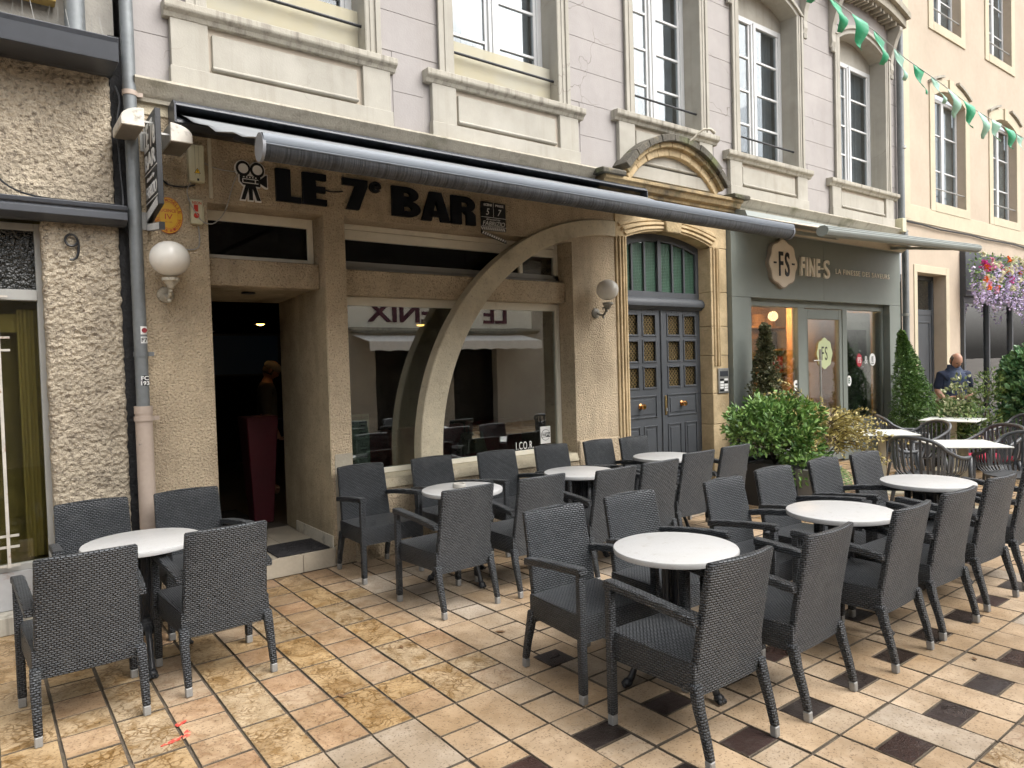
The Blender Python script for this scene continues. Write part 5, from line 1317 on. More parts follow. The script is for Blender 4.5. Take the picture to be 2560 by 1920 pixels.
def globe_lamp(x, z, lab, r, mat):
    t = thing('globe_lamp', lab, 'wall lamp', (x, 0, z), 0, 'globe lamps on the bar front')
    MB().lathe([(.001, -.035), (.03, -.03), (.052, -.018), (.056, 0), (.001, 0)], 22, (0, 0, -.155), 'Y').build('rosette', mat, t, smooth=True)
    MB().tube([(0, -.03, -.155), (0, -.07, -.175), (0, -.115, -.185), (0, -.15, -.165), (0, -.16, -.13), (0, -.145, -.10), (0, -.12, -.105), (0, -.12, -.13)], [.010, .012, .013, .013, .012, .010, .009, .006], 8).sphere((0, -.125, -.205), .014, 8, 6).build('scroll_arm', mat, t, smooth=True)
    MB().tube([(0, -.15, -.15), (0, -.185, -.14)], .011, 8).lathe([(.001, -.165), (.020, -.16), (.030, -.14), (.048, -.115), (.056, -.11), (.056, -.092), (.05, -.09), (.001, -.09)], 20, (0, -.19, .035)).build('gallery', mat, t, smooth=True)
    MB().sphere((0, -.19, .075), r, 28, 18, (1, 1, .93)).build('globe', MT['globe'], t, smooth='all')
    return t
globe_lamp(1.075, 2.31, 'opal globe wall lamp on scroll bracket left of bar entrance', .128, MT['chalky'])
globe_lamp(5.25, 2.265, 'opal globe wall lamp on scroll bracket beside ochre doorway', .116, pmat('verdigris_lamp_metal', (.30, .29, .25), .6, var=.3, vs=25))
# things on and behind the bar window
wf = thing('wifi_sticker', 'white sticker with wireless logo in lower window corner', 'sticker', (4.715, .249, .845))
MB().box(-.06, .075, -.003, 0, -.09, .09).build('sheet', MT['signtext'], wf)
MB().py(disc(.008, 0, .058), -.0045, -.003).build('ring', MT['black'], wf); MB().py(disc(.008, 0, .054), -.0055, -.004).build('ring_field', MT['signtext'], wf)
MB().py([(-.050, -.024), (.066, -.024), (.066, .024), (-.050, .024)], -.0065, -.005).build('band', MT['black'], wf, bevel=.0)
MB().box(-.046, .006, -.0075, -.006, -.020, .020).build('band_field', MT['signtext'], wf)
text('Wi', MT['black'], wf, -.042, .003, -.014, .015, -.0075, .001, .02); text('Fi', MT['signtext'], wf, .014, .060, -.014, .015, -.0065, .001, .02)
mn = thing('price_list', 'pale green drinks price list behind the left edge of bar window', 'notice', (2.62, .275, .96))
MB().box(-.11, .11, 0, .004, -.24, .24).build('sheet', pmat('pale_green_paper', (.42, .48, .38), .8, var=.04), mn)
text('onsommations', MT['black'], mn, -.105, .10, .195, .225, 0, .001, .01)
li_ = MB()
for i in range(13):
    for c0 in (-.095, .015):
        if random.random() < .8: li_.box(c0, c0 + .03 + random.random() * .05, -.001, 0, .16 - i * .03, .172 - i * .03)
li_.build('printed_line', pmat('grey_print', (.12, .13, .11), .8), mn)
text('I.CO.R.', MT['signtext'], bw, 4.33, 4.56, .722, .80, .249, .002, .0, spacing=1.2)
# furniture in the dark bar
for (xa, xb, ya) in ((2.55, 3.15, .75), (3.25, 4.0, .8), (4.1, 4.8, .85)):
    t = thing('bench_seat', {2.55: 'red leatherette bench nearest the price list behind the window', 3.25: 'red leatherette bench behind the foot of the arch', 4.1: 'red leatherette bench at the right end of the window'}[xa], 'bench', ((xa + xb) / 2, ya, .15))
    w2 = (xb - xa) / 2
    MB().box(-w2, w2, 0, .5, 0, .45).build('seat', MT['red'], t, bevel=.02); MB().box(-w2, w2, -.12, 0, 0, .85).build('backrest', MT['red'], t, bevel=.02)
hb = thing('handbag', 'beige handbag standing on bench behind the bar window', 'handbag', (3.93, .45, .72))
MB().loft([[(-.16, -.05, 0), (.16, -.05, 0), (.16, .05, 0), (-.16, .05, 0)], [(-.12, -.02, .21), (.12, -.02, .21), (.12, .02, .21), (-.12, .02, .21)]]).build('body', pmat('beige_leather', (.20, .17, .11), .6, var=.1), hb, bevel=.01)
MB().tube([(-.06, -.03, .2), (-.055, -.03, .28), (0, -.03, .32), (.055, -.03, .28), (.06, -.03, .2)], .007, 8).build('handle', MT['black'], hb, smooth=True)
MB().lathe([(.001, -.004), (.02, -.004), (.02, 0), (.001, 0)], 12, (0, -.052, .12), 'Y').build('clasp', MT['brass'], hb)
pn = thing('tall_planter', 'tall tapered red planter just inside the bar door', 'planter', (2.13, 1.45, .15))
MB().loft([[(-.09, -.09, 0), (.09, -.09, 0), (.09, .09, 0), (-.09, .09, 0)], [(-.15, -.15, 1.02), (.15, -.15, 1.02), (.15, .15, 1.02), (-.15, .15, 1.02)]]).build('body', pmat('glossy_crimson', (.07, .004, .010), .6), pn, bevel=.008)
tv = thing('television', 'dark wall television deep inside the bar entrance', 'television', (2.75, 4.0, 1.82))
MB().box(-.5, .5, 0, .06, -.28, .28).build('case', MT['black'], tv, bevel=.008); MB().box(-.47, .47, -.004, .002, -.25, .25).build('screen', emat('dim_blue_screen', (.02, .05, .10), .005), tv)
lampm = emat('lamp_glow', (1.0, .50, .13), 6)
for (x_, y_, z_, on, lb) in ((2.62, 2.8, 2.14, 1, 'lit orange pendant lamp seen through the bar doorway'), (2.13, 3.0, 2.07, 0, 'unlit dark pendant lamp left of the lit one in the doorway'), (3.0, 1.6, 2.06, 1, 'lit orange pendant lamp behind the left of bar window'), (4.1, 1.7, 2.08, 1, 'lit orange pendant lamp behind the right of bar window')):
    t = thing('pendant_lamp', lb, 'pendant lamp', (x_, y_, z_), 0, 'pendant lamps in the bar')
    MB().lathe([(.02, .09), (.025, .08), (.05, .05), (.085, .0), (.08, .0), (.045, .045), (.02, .07)], 20).build('shade', MT['black'], t, smooth=True)
    MB().tube([(0, 0, .08), (0, 0, 2.94 - z_)], .004, 6).build('cord', MT['black'], t)
    MB().sphere((0, 0, .012), .05, 14, 8, (1, 1, .55)).build('bulb', lampm if on else MT['steel'], t, smooth='all')
    if on:
        pl_ = bpy.data.lights.new('pendant_glow', 'POINT'); pl_.energy = .02; pl_.color = (1, .6, .28); pl_.shadow_soft_size = .05
        po = bpy.data.objects.new('pendant_glow', pl_); po.location = (x_, y_, z_ - .06); C.objects.link(po)
# ------------------------------------------------------------------ wicker armchairs and round tables
def weave_mat():
    m, nt, p = nmat('woven_resin_strand')
    tc = N(nt, 'ShaderNodeTexCoord')
    br = N(nt, 'ShaderNodeTexBrick'); br.offset = .5
    br.inputs['Scale'].default_value = 1.0; br.inputs['Brick Width'].default_value = .021; br.inputs['Row Height'].default_value = .0105
    br.inputs['Mortar Size'].default_value = .0038; br.inputs['Mortar Smooth'].default_value = 1.0; br.inputs['Bias'].default_value = 0
    L(nt, tc.outputs['UV'], br.inputs['Vector'])
    v = coords(nt, (1, 1, 1), rnd=True)
    br.inputs['Color1'].default_value = (.090, .098, .107, 1); br.inputs['Color2'].default_value = (.057, .063, .070, 1); br.inputs['Mortar'].default_value = (.005, .006, .007, 1)
    c_ = mixc(nt, ramp(nt, noise_n(nt, v, 9, 3), .55, .85), br.outputs['Color'], (.075, .08, .082, 1))
    L(nt, c_, p.inputs['Base Color'])
    p.inputs['Roughness'].default_value = .42; p.inputs['Specular IOR Level'].default_value = .45
    inv = N(nt, 'ShaderNodeMath', operation='SUBTRACT'); inv.inputs[0].default_value = 1.0; L(nt, br.outputs['Fac'], inv.inputs[1])
    bumpn(nt, p, inv.outputs[0], 1.0, .008)
    return m
MT['weave'] = weave_mat()
MT['cap'] = pmat('brushed_foot_cap', (.30, .30, .29), .45, metal=.3, var=.12, vs=30)
def make_chair():
    t = thing('wicker_armchair', '', 'chair')
    W = MT['weave']
    # seat with deep apron
    s = MB()
    s.loft([[(-.222, -.20, .285), (.222, -.20, .285), (.242, .262, .285), (-.242, .262, .285)], [(-.222, -.20, .405), (.222, -.20, .405), (.242, .262, .415), (-.242, .262, .415)]])
    s.build('seat', W, t, bevel=.012, seg=2, uv=True, smooth=True)
    # backrest: curved slab leaning back
    b = MB(); n = 8; rows = 9; rings = []
    def yb(z): 
        k = max(0, (z - .30)) / .51
        return -.175 - .085 * k ** 1.25 - (.0 if z >= .30 else 0)
    for j in range(rows + 1):
        z = .262 + (.812 - .262) * j / rows
        hw = .214 - .012 * j / rows
        f_, r_ = [], []
        for i in range(n + 1):
            u = -1 + 2 * i / n; bowd = -.030 * (1 - u * u) * (.25 + .75 * j / rows)
            zz = z + (.006 * (1 - u * u) if j == rows else 0)
            f_.append((hw * u, yb(z) + bowd + .016, zz)); r_.append((hw * u, yb(z) + bowd - .018, zz))
        rings.append(f_ + r_[::-1])
    b.loft(rings); b.build('backrest', W, t, bevel=.007, uv=True, smooth=True)
    # legs
    for sx in (-1, 1):
        l = MB(); w_ = .0190
        l.loft([[(sx * .243 + a * w_, .243 + c * w_, z) for a, c in ((-1, -1), (1, -1), (1, 1), (-1, 1))] for z in (.045, .30, .612)])
        lo = l.build('leg', W, t, bevel=.006, uv=True, smooth=True)
        MB().box(sx * .243 - .0172, sx * .243 + .0172, .2258, .2602, .0, .046).build('foot_cap', MT['cap'], lo, bevel=.004)
        l = MB()
        pts = [(-.258, .045, .0165), (-.238, .13, .0180), (-.208, .23, .0205), (-.188, .32, .0225)]
        l.loft([[(sx * (.212 if i < 3 else .208) + a * w_, y + c * w_, z) for a, c in ((-1, -1), (1, -1), (1, 1), (-1, 1))] for i, (y, z, w_) in enumerate(pts)])
        lo = l.build('leg', W, t, bevel=.006, uv=True, smooth=True)
        MB().loft([[(sx * .212 + a * .0155, -.258 - .001 + c * .0155, 0) for a, c in ((-1, -1), (1, -1), (1, 1), (-1, 1))], [(sx * .212 + a * .0160, -.256 + c * .0160, .046) for a, c in ((-1, -1), (1, -1), (1, 1), (-1, 1))]]).build('foot_cap', MT['cap'], lo, bevel=.004)
        a_ = MB()
        path = [(.2655, .622), (.235, .6215), (.05, .606), (-.10, .590), (-.215, .572)]
        rg = []
        for i, (y, z) in enumerate(path):
            xc = sx * (.243 - .028 * i / 4); hw, hh = .026, .018
            rg.append([(xc + a * hw, y, z + c * hh) for a, c in ((-1, -1), (1, -1), (1, 1), (-1, 1))])
        a_.loft(rg); a_.build('armrest', W, t, bevel=.005, uv=True, smooth=True)
    return t
chair0 = make_chair(); note_kids(chair0)
TABLES = [(.69, -1.09), (2.84, -1.03), (3.99, -1.07), (5.17, -.98), (2.685, -3.17), (4.01, -3.30), (5.34, -3.23)]
FB, FC_ = 0.0, PI       # FB: back to the street; FC: back to the wall
near = 'wicker armchair with its back to the street, '
wallc = 'wicker armchair facing the street, '
CH = [  # x, back-feet y, facing, label
    (.355, -1.765, FB, 'leftmost wicker armchair, back to camera, beside the stucco house'),
    (.975, -1.69, FB, 'wicker armchair with back to camera in front of the bar entrance'),
    (.545, -.31, FC_, 'wicker armchair facing camera against the stucco pillar'),
    (1.10, -.325, FC_, 'wicker armchair facing camera beside the beige drainpipe foot'),
    (2.455, -.125, FC_, 'wicker armchair facing camera, nearest the entrance step under the window'),
    (3.10, -.165, FC_, 'wicker armchair facing camera at the foot of the quarter arch'),
    (3.69, -.28, FC_, 'wicker armchair facing camera under the middle of bar window'),
    (4.33, -.30, FC_, 'wicker armchair facing camera below the wireless sticker'),
    (4.90, -.36, FC_, 'wicker armchair facing camera against the pier with globe lamp'),
    (5.33, -.43, FC_, 'wicker armchair facing camera directly before the slate double door'),
    (2.485, -1.635, FB, 'wicker armchair with back to camera at the ashtray table, left one'),
    (3.11, -1.65, FB, 'wicker armchair with back to camera at the ashtray table, right one'),
    (3.71, -1.77, FB, 'wicker armchair with back to camera, left at the middle wall table'),
    (4.20, -1.77, FB, 'wicker armchair with back to camera, right at the middle wall table'),
    (4.83, -1.64, FB, 'wicker armchair with back to camera, left at the table by double door'),
    (5.37, -1.62, FB, 'wicker armchair with back to camera beside the black planter'),
    (2.445, -2.53, FC_, 'wicker armchair facing camera, left behind the nearest front table'),
    (3.03, -2.54, FC_, 'wicker armchair facing camera, right behind the nearest front table'),
    (2.405, -3.74, FB, 'largest nearest wicker armchair at the front table, back to camera'),
    (3.03, -3.76, FB, 'second wicker armchair from the left in front row, back to camera'),
    (3.82, -2.63, FC_, 'wicker armchair facing camera, left behind the middle front table'),
    (4.43, -2.59, FC_, 'wicker armchair facing camera, right behind the middle front table'),
    (3.80, -3.785, FB, 'third wicker armchair from the left in front row, back to camera'),
    (4.415, -3.78, FB, 'fourth wicker armchair from the left in front row, back to camera'),
    (5.05, -2.62, FC_, 'wicker armchair facing camera below the laurel, left of the rear pair'),
    (5.57, -2.67, FC_, 'wicker armchair facing camera below the laurel, right of the rear pair'),
    (5.08, -3.77, FB, 'fifth wicker armchair from the left in front row, back to camera'),
    (5.70, -3.76, FB, 'wicker armchair cut off by the right edge of the picture')]
rj = random.Random(5)
for i, (x, y, rz, lab) in enumerate(CH):
    o = chair0 if i == 0 else copy_tree(chair0)
    o.location = (x, y + .257 if rz == 0 else y - .257, .002)
    o.rotation_euler = (0, 0, rz + (rj.random() - .5) * R(5))
    tag(o, lab, 'chair', 'wicker armchairs on the bar terrace')
def top_mat():
    m, nt, p = nmat('speckled_white_tabletop')
    v = coords(nt, rnd=True)
    n1 = noise_n(nt, v, 220, 2); n2 = noise_n(nt, v, 4, 4)
    c_ = mixc(nt, ramp(nt, n1, .60, .72), (.47, .47, .465, 1), (.30, .295, .29, 1))
    c_ = mixc(nt, ramp(nt, n2, .48, .8), c_, (.43, .425, .41, 1))
    n3 = noise_n(nt, v, 26, 3); c_ = mixc(nt, ramp(nt, n3, .60, .72), c_, (.39, .38, .36, 1))
    rg = N(nt, 'ShaderNodeMapRange'); rg.inputs['To Min'].default_value = .22; rg.inputs['To Max'].default_value = .5; L(nt, n2, rg.inputs['Value']); L(nt, rg.outputs[0], p.inputs['Roughness'])
    L(nt, c_, p.inputs['Base Color']); p.inputs['Roughness'].default_value = .38
    return m
def make_table():
    t = thing('round_table', '', 'table')
    r = .302; ht = .683
    MB().lathe([(.001, ht), (r - .010, ht), (r - .003, ht - .003), (r, ht - .012), (r - .004, ht - .028), (r - .02, ht - .033), (.001, ht - .033)], 56).build('table_top', top_mat(), t, smooth=True)
    b = MB()
    for k in range(3):
        a = R(30 + 120 * k) ; b.bar((0, 0, ht - .045), (.20 * math.cos(a), .20 * math.sin(a), ht - .045), .035, .022)
    b.lathe([(.001, .60), (.085, .60), (.085, .62), (.04, .64), (.001, .64)], 20)
    b.lathe([(.001, .17), (.07, .17), (.085, .20), (.07, .24), (.05, .26), (.001, .26)], 20)
    b.build('top_support', MT['dark'], t, bevel=.003)
    c = MB()
    for k in range(6):
        a = R(60 * k); c.tube([(.055 * math.cos(a), .055 * math.sin(a), .22), (.058 * math.cos(a), .058 * math.sin(a), .61)], .0125, 8)
    c.tube([(0, 0, .2), (0, 0, .62)], .018, 10)
    c.build('column', MT['dark'], t, smooth=True)
    for k in range(3):
        a = R(30 + 120 * k); ca_, sa = math.cos(a), math.sin(a)
        P = [(.05, .20), (.09, .215), (.14, .195), (.185, .15), (.215, .095), (.232, .05), (.245, .03)]
        l = MB().tube([(r_ * ca_, r_ * sa, z) for r_, z in P], [.017, .018, .017, .016, .015, .017, .018], 8)
        l.sphere((.252 * ca_, .252 * sa, .024), .026, 10, 6, (1, 1, .85))
        for q in (-.5, 0, .5): l.sphere(((.27) * math.cos(a + q * .12), .27 * math.sin(a + q * .12), .014), .012, 6, 4)
        l.build('claw_leg', MT['dark'], t, smooth='all')
    return t
tb0 = make_table(); note_kids(tb0)
TL = ['white round table at the far left beside the stucco house', 'white round table with glass ashtray under the bar window', 'white round table under the bar window, right of the ashtray table', 'white round table before the slate double door', 'nearest and largest white round table in the front row', 'middle white round table of the front row', 'rightmost white round table of the front row']
for i, (x, y) in enumerate(TABLES):
    o = tb0 if i == 0 else copy_tree(tb0)
    o.location = (x, y, .002); o.rotation_euler = (0, 0, R(rj.uniform(-8, 8)))
    tag(o, TL[i], 'table', 'round tables on the bar terrace')
ash = thing('ashtray', 'round clear glass ashtray on white table', 'ashtray', (2.84, -.99, .685))
MB().lathe([(.001, 0), (.047, 0), (.050, .004), (.050, .030), (.046, .034), (.038, .032), (.034, .010), (.001, .008)], 28).build('bowl', pmat('smoky_glass', (.42, .40, .36), .12, var=.05), ash, smooth=True)
MB().lathe([(.051, .020), (.0515, .022), (.051, .024)], 20).build('rim_band', MT['steel'], ash)

# ------------------------------------------------------------------ shop terrace: slatted tub chairs and square tables
grp = pmat('grey_moulded_plastic', (.075, .08, .085), .42, var=.06, vs=3)
def make_tub():
    t = thing('slatted_armchair', '', 'chair')
    # rim: squarish U in plan, front +Y, falling in a long sweep from the high back to low arm fronts
    def rim_pt(u):                      # u: -1 (right arm front) .. 0 (back middle) .. 1 (left arm front)
        s_ = abs(u); sg = 1 if u < 0 else -1
        if s_ < .42:
            a = s_ / .42 * PI / 2
            x = .255 * math.sin(a) ** .8; y = -.27 + .10 * (1 - math.cos(a))
        else:
            k = (s_ - .42) / .58; x = .255 + .02 * math.sin(PI * k); y = -.17 + .40 * k
        z = .80 - .20 * (1 - math.cos(min(1, s_ / .85) * PI)) / 2 - .015 * max(0, s_ - .85)
        return Vector((sg * x, y, z))
    MB().tube([rim_pt(-1 + 2 * i / 48) for i in range(49)], .018, 8).build('rim', grp, t, smooth='all')
    ns = 27
    for k in range(ns):
        u = -.94 + 1.88 * k / (ns - 1); p0 = rim_pt(u); d_ = (rim_pt(u + .01) - rim_pt(u - .01)); d_.z = 0; tang = d_.normalized()
        out = Vector((p0.x, p0.y - .03, 0)); out = out.normalized() if out.length > 1e-5 else Vector((0, -1, 0))
        c0 = Vector((p0.x * .78, .03 + (p0.y - .03) * .80, .425))
        P = [p0, p0.lerp(Vector((p0.x * .97, p0.y * .97, .5)), .6), Vector((p0.x * .93, .03 + (p0.y - .03) * .93, .475)), c0, Vector((p0.x * .45, .03 + (p0.y - .03) * .48, .405))]
        m_ = MB(); rg = []
        for i, p_ in enumerate(P):
            wd = (.0112, .0112, .011, .0105, .008)[i]; nn = (out if i < 2 else (out + Vector((0, 0, 1.0 if i == 2 else 2.5))).normalized()) * .0045
            rg.append([tuple(p_ + tang * wd + nn), tuple(p_ - tang * wd + nn), tuple(p_ - tang * wd - nn), tuple(p_ + tang * wd - nn)])
        m_.loft(rg); m_.build('slat', grp, t)
    pts = [(.235 * math.cos(R(a)), .03 + .235 * math.sin(R(a))) for a in range(0, 360, 15)]
    m_ = MB(); m_.loft([[(x * .75, y * .75, .400) for x, y in pts], [(x, y, .412) for x, y in pts], [(x * 1.02, y * 1.02, .425) for x, y in pts], [(x * .8, y * .8, .418) for x, y in pts]]); m_.build('seat', grp, t, smooth=True)
    for sx in (-1, 1):
        for sy in (-1, 1):
            MB().tube([(sx * .255, .22, .60), (sx * .252, .235, .40), (sx * .262, .262, 0)] if sy > 0 else [(sx * .215, -.15, .44), (sx * .25, -.25, 0)], [.021, .020, .014] if sy > 0 else [.022, .014], 8).build('leg', grp, t, smooth='all')
    return t
tub0 = make_tub(); note_kids(tub0)
TB = [(9.3, -1.30, R(-140), 'grey slatted chair behind the square table, scarf on its seat'),
      (8.55, -1.82, R(55), 'grey slatted chair half hidden between two square tables'),
      (7.2, -2.48, R(-100), 'grey slatted chair with its back to camera before square table'),
      (8.46, -2.55, R(62), 'grey slatted chair with red cushion on its seat'),
      (7.75, -3.02, R(78), 'grey slatted chair at the right edge, nearer one'),
      (10.0, -2.36, R(70), 'grey slatted chair at the right edge with red blanket behind')]
for i, (x, y, rz, lab) in enumerate(TB):
    o = tub0 if i == 0 else copy_tree(tub0)
    o.location = (x, y, .002); o.rotation_euler = (0, 0, rz); tag(o, lab, 'chair', 'slatted armchairs of the shop terrace')
qt = pmat('pale_compact_top', (.62, .64, .60), .4, var=.04, vs=3); ivory = pmat('ivory_table_leg', (.58, .54, .42), .5, var=.05)
SQ = [(8.25, -1.55, R(42), .62, .69, 'pale square table beside the grey-green shopfront'), (10.35, -1.50, R(8), .66, .69, 'pale square table in front of the clipped cone hedge'), (7.68, -2.60, R(42), .62, .69, 'pale square table nearest the wicker chairs')]
for (x, y, rz, s_, h_, lab) in SQ:
    t = thing('square_table', lab, 'table', (x, y, .002), rz, 'square tables of the shop terrace')
    MB().box(-s_ / 2, s_ / 2, -s_ / 2, s_ / 2, h_ - .012, h_).build('table_top', qt, t, bevel=.003)
    MB().box(-.09, .09, -.09, .09, h_ - .03, h_ - .0125).build('top_plate', grp, t)
    MB().box(-.035, .035, -.035, .035, .03, h_ - .03).build('leg', ivory, t, bevel=.005)
    MB().box(-.22, .22, -.22, .22, .0, .03).build('base_plate', ivory, t, bevel=.006)
sc_ = MB()
rs = random.Random(3); vs = []; fs_ = []
for j in range(9):
    for i in range(9):
        u, v_ = i / 8 - .5, j / 8 - .5
        vs.append((u * .36, v_ * .30, .10 + .05 * math.sin(u * 19 + v_ * 7) + .04 * math.sin(v_ * 23) - .5 * (u * u + v_ * v_) * .35 + rs.random() * .02))
for j in range(8):
    for i in range(8): fs_.append((j * 9 + i, j * 9 + i + 1, j * 9 + i + 10, j * 9 + i + 9))
o = sc_.add(vs, fs_).build('scarf', pmat('mauve_brown_scarf', (.20, .15, .13), .95, var=.35, vs=14), smooth='all', recalc=False, loc=(9.3, -1.33, .43)); so = o.modifiers.new('t', 'SOLIDIFY'); so.thickness = .02
tag(o, 'crumpled mauve-brown scarf lying on grey slatted chair', 'scarf')
rc = pmat('raspberry_cushion', (.42, .02, .06), .9, var=.08, vs=8)
def cushion(loc, rz, lab, tilt=0, s_=.40):
    m_ = MB(); n = 10; rings = []
    for j in range(7):
        th = -PI / 2 + PI * j / 6
        rings.append([((s_ / 2) * math.copysign(abs(math.cos(R(a))) ** .45, math.cos(R(a))) * max(.05, math.cos(th)) ** .35, (s_ / 2) * math.copysign(abs(math.sin(R(a))) ** .45, math.sin(R(a))) * max(.05, math.cos(th)) ** .35, .04 * math.sin(th)) for a in range(0, 360, 15)])
    m_.loft(rings); o = m_.build('cushion', rc, smooth='all', loc=loc); o.rotation_euler = (tilt, 0, rz); tag(o, lab, 'cushion', 'red cushions on the slatted chairs')
cushion((8.46, -2.55, .465), R(62), 'red seat cushion on slatted chair behind the square table')
cushion((10.32, -2.52, .62), R(70), 'upright red cushion at the right edge of the picture', R(70), .46)
# ------------------------------------------------------------------ plants
def leafmat(name, a, b, rough=.42, tr=.25):
    m, nt, p = nmat(name)
    g_ = N(nt, 'ShaderNodeNewGeometry')
    cr = N(nt, 'ShaderNodeValToRGB'); L(nt, g_.outputs['Random Per Island'], cr.inputs[0])
    e = cr.color_ramp.elements; e[0].color = col4(a); e[1].color = col4(b)
    L(nt, cr.outputs[0], p.inputs['Base Color']); p.inputs['Roughness'].default_value = rough
    p.inputs['Specular IOR Level'].default_value = .4
    try: p.inputs['Transmission Weight'].default_value = 0
    except Exception: pass
    return m
class Leaves:
    def __init__(s, seed): s.v = []; s.f = []; s.r = random.Random(seed)
    def leaf(s, p, d, up_, l, w, fold=.25):
        d = d.normalized(); sd_ = d.cross(up_); sd_ = sd_.normalized() if sd_.length > 1e-4 else d.orthogonal().normalized()
        nrm = sd_.cross(d)
        b = len(s.v); q = [p, p + d * l * .45 + sd_ * w * .5 - nrm * w * fold, p + d * l * .85 + sd_ * w * .26 - nrm * w * fold, p + d * l - nrm * l * .12, p + d * l * .85 - sd_ * w * .26 - nrm * w * fold, p + d * l * .45 - sd_ * w * .5 - nrm * w * fold]
        s.v += [tuple(x) for x in q]
        s.f += [(b, b + 1, b + 2, b + 3), (b, b + 3, b + 4, b + 5)]
    def rnd(s):
        while True:
            v = Vector((s.r.uniform(-1, 1), s.r.uniform(-1, 1), s.r.uniform(-1, 1)))
            if .05 < v.length < 1: return v.normalized()
    def blob(s, c, rad, n, l, w, shell=.55, droop=.0, upb=.35):
        """leaves spread through an ellipsoid, denser to the outside, pointing outwards"""
        c = Vector(c); rad = Vector(rad)
        for _ in range(n):
            d = s.rnd(); k = shell + (1 - shell) * s.r.random() ** .6
            p = c + Vector((d.x * rad.x, d.y * rad.y, d.z * rad.z)) * k
            dd = (Vector((d.x / rad.x, d.y / rad.y, d.z / rad.z)).normalized() + s.rnd() * .75 + Vector((0, 0, upb - droop)))
            ll = l * s.r.uniform(.65, 1.25)
            s.leaf(p, dd, s.rnd(), ll, w * s.r.uniform(.8, 1.2))
    def build(s, name, mat, parent):
        me = bpy.data.meshes.new(name); me.from_pydata(s.v, [], s.f); me.update()
        return put(name, me, mat, parent)
def planter(parent, w, h, mat, w2=None):
    w2 = w2 or w
    m_ = MB(); m_.loft([[(sx * w2 / 2, sy * w2 / 2, 0) for sx, sy in ((-1, -1), (1, -1), (1, 1), (-1, 1))], [(sx * w / 2, sy * w / 2, h) for sx, sy in ((-1, -1), (1, -1), (1, 1), (-1, 1))], [(sx * (w / 2 - .03), sy * (w / 2 - .03), h) for sx, sy in ((-1, -1), (1, -1), (1, 1), (-1, 1))], [(sx * (w / 2 - .03), sy * (w / 2 - .03), h - .06) for sx, sy in ((-1, -1), (1, -1), (1, 1), (-1, 1))]])
    return m_.build('planter', mat, parent, bevel=.006)
blk = pmat('black_planter', (.02, .021, .023), .5, var=.1); gry = pmat('grey_concrete_planter', (.22, .22, .215), .75, var=.1, bump=.1)
bark = pmat('shrub_bark', (.10, .075, .05), .9, var=.3, vs=20)
def stems(parent, base, tops, r=.012):
    m_ = MB()
    for t_ in tops:
        b = Vector(base); e = Vector(t_); md = (b + e) / 2 + Vector((random.uniform(-.05, .05), random.uniform(-.05, .05), .03))
        m_.tube([b, md, e], [r, r * .75, r * .4], 6)
    m_.build('stem', bark, parent, smooth='all')
GM = leafmat('laurel_leaf', (.05, .13, .03), (.25, .40, .11)); GM2 = leafmat('yew_leaf', (.04, .10, .026), (.17, .29, .075)); GM3 = leafmat('bronze_box_leaf', (.05, .075, .032), (.17, .15, .08))
GY_ = leafmat('yellow_conifer_spray', (.26, .22, .07), (.55, .46, .17)); GM4 = leafmat('mixed_shrub_leaf', (.05, .12, .04), (.26, .34, .10)); GIV = leafmat('ivy_leaf', (.035, .11, .045), (.17, .29, .11), .35)
# laurel in a black planter with golden conifer beside it in a grey one
t = thing('laurel_shrub', 'broad glossy green laurel shrub in black planter beside the shopfront', 'shrub', (6.95, -1.0, 0))
planter(t, .72, .46, blk)
stems(t, (0, 0, .42), [(-.3, 0, .85), (.25, .1, .9), (0, -.25, .8), (.1, .2, 1.0), (-.15, -.1, .95)])
lv = Leaves(1)
for (c, rd, n) in (((-.05, 0, .86), (.46, .40, .24), 700), ((.32, -.05, .80), (.36, .34, .24), 480), ((-.42, .0, .74), (.28, .3, .20), 330), ((.0, -.30, .62), (.40, .22, .22), 430), ((.3, -.28, .48), (.25, .2, .2), 220), ((-.15, -.42, .42), (.22, .16, .2), 170), ((.05, .0, 1.0), (.30, .26, .14), 260), ((-.3, -.1, .95), (.18, .18, .14), 120)):
    lv.blob((c[0] * .86, c[1], c[2] + .02), (rd[0] * .80, rd[1] * .95, rd[2] * .98), int(n * 1.15), .066, .034, .6, .0, .10)
for _ in range(110):                 # uneven sprigs that break the outline
    d = lv.rnd(); d.z = abs(d.z) * .9 - .15; d.normalize()
    q = Vector((d.x * .38, d.y * .34, .74 + d.z * .26)); dd = (d + Vector((0, 0, .55)) + lv.rnd() * .4).normalized(); n_ = lv.r.randint(4, 8)
    for s_ in range(n_):
        q = q + dd * .032; dd = (dd + lv.rnd() * .12).normalized()
        for sg in (-1, 1): lv.leaf(q, dd * .8 + dd.cross(lv.rnd()).normalized() * 1.0, lv.rnd(), .07 * lv.r.uniform(.7, 1.15), .034)
    lv.leaf(q, dd, lv.rnd(), .075, .03)
lv.build('foliage', GM, t)
t = thing('golden_conifer', 'feathery yellow conifer in grey planter leaning out of the laurel', 'shrub', (7.0, -1.36, 0))
planter(t, .50, .42, gry, .36)
lv = Leaves(2)
sp = MB()
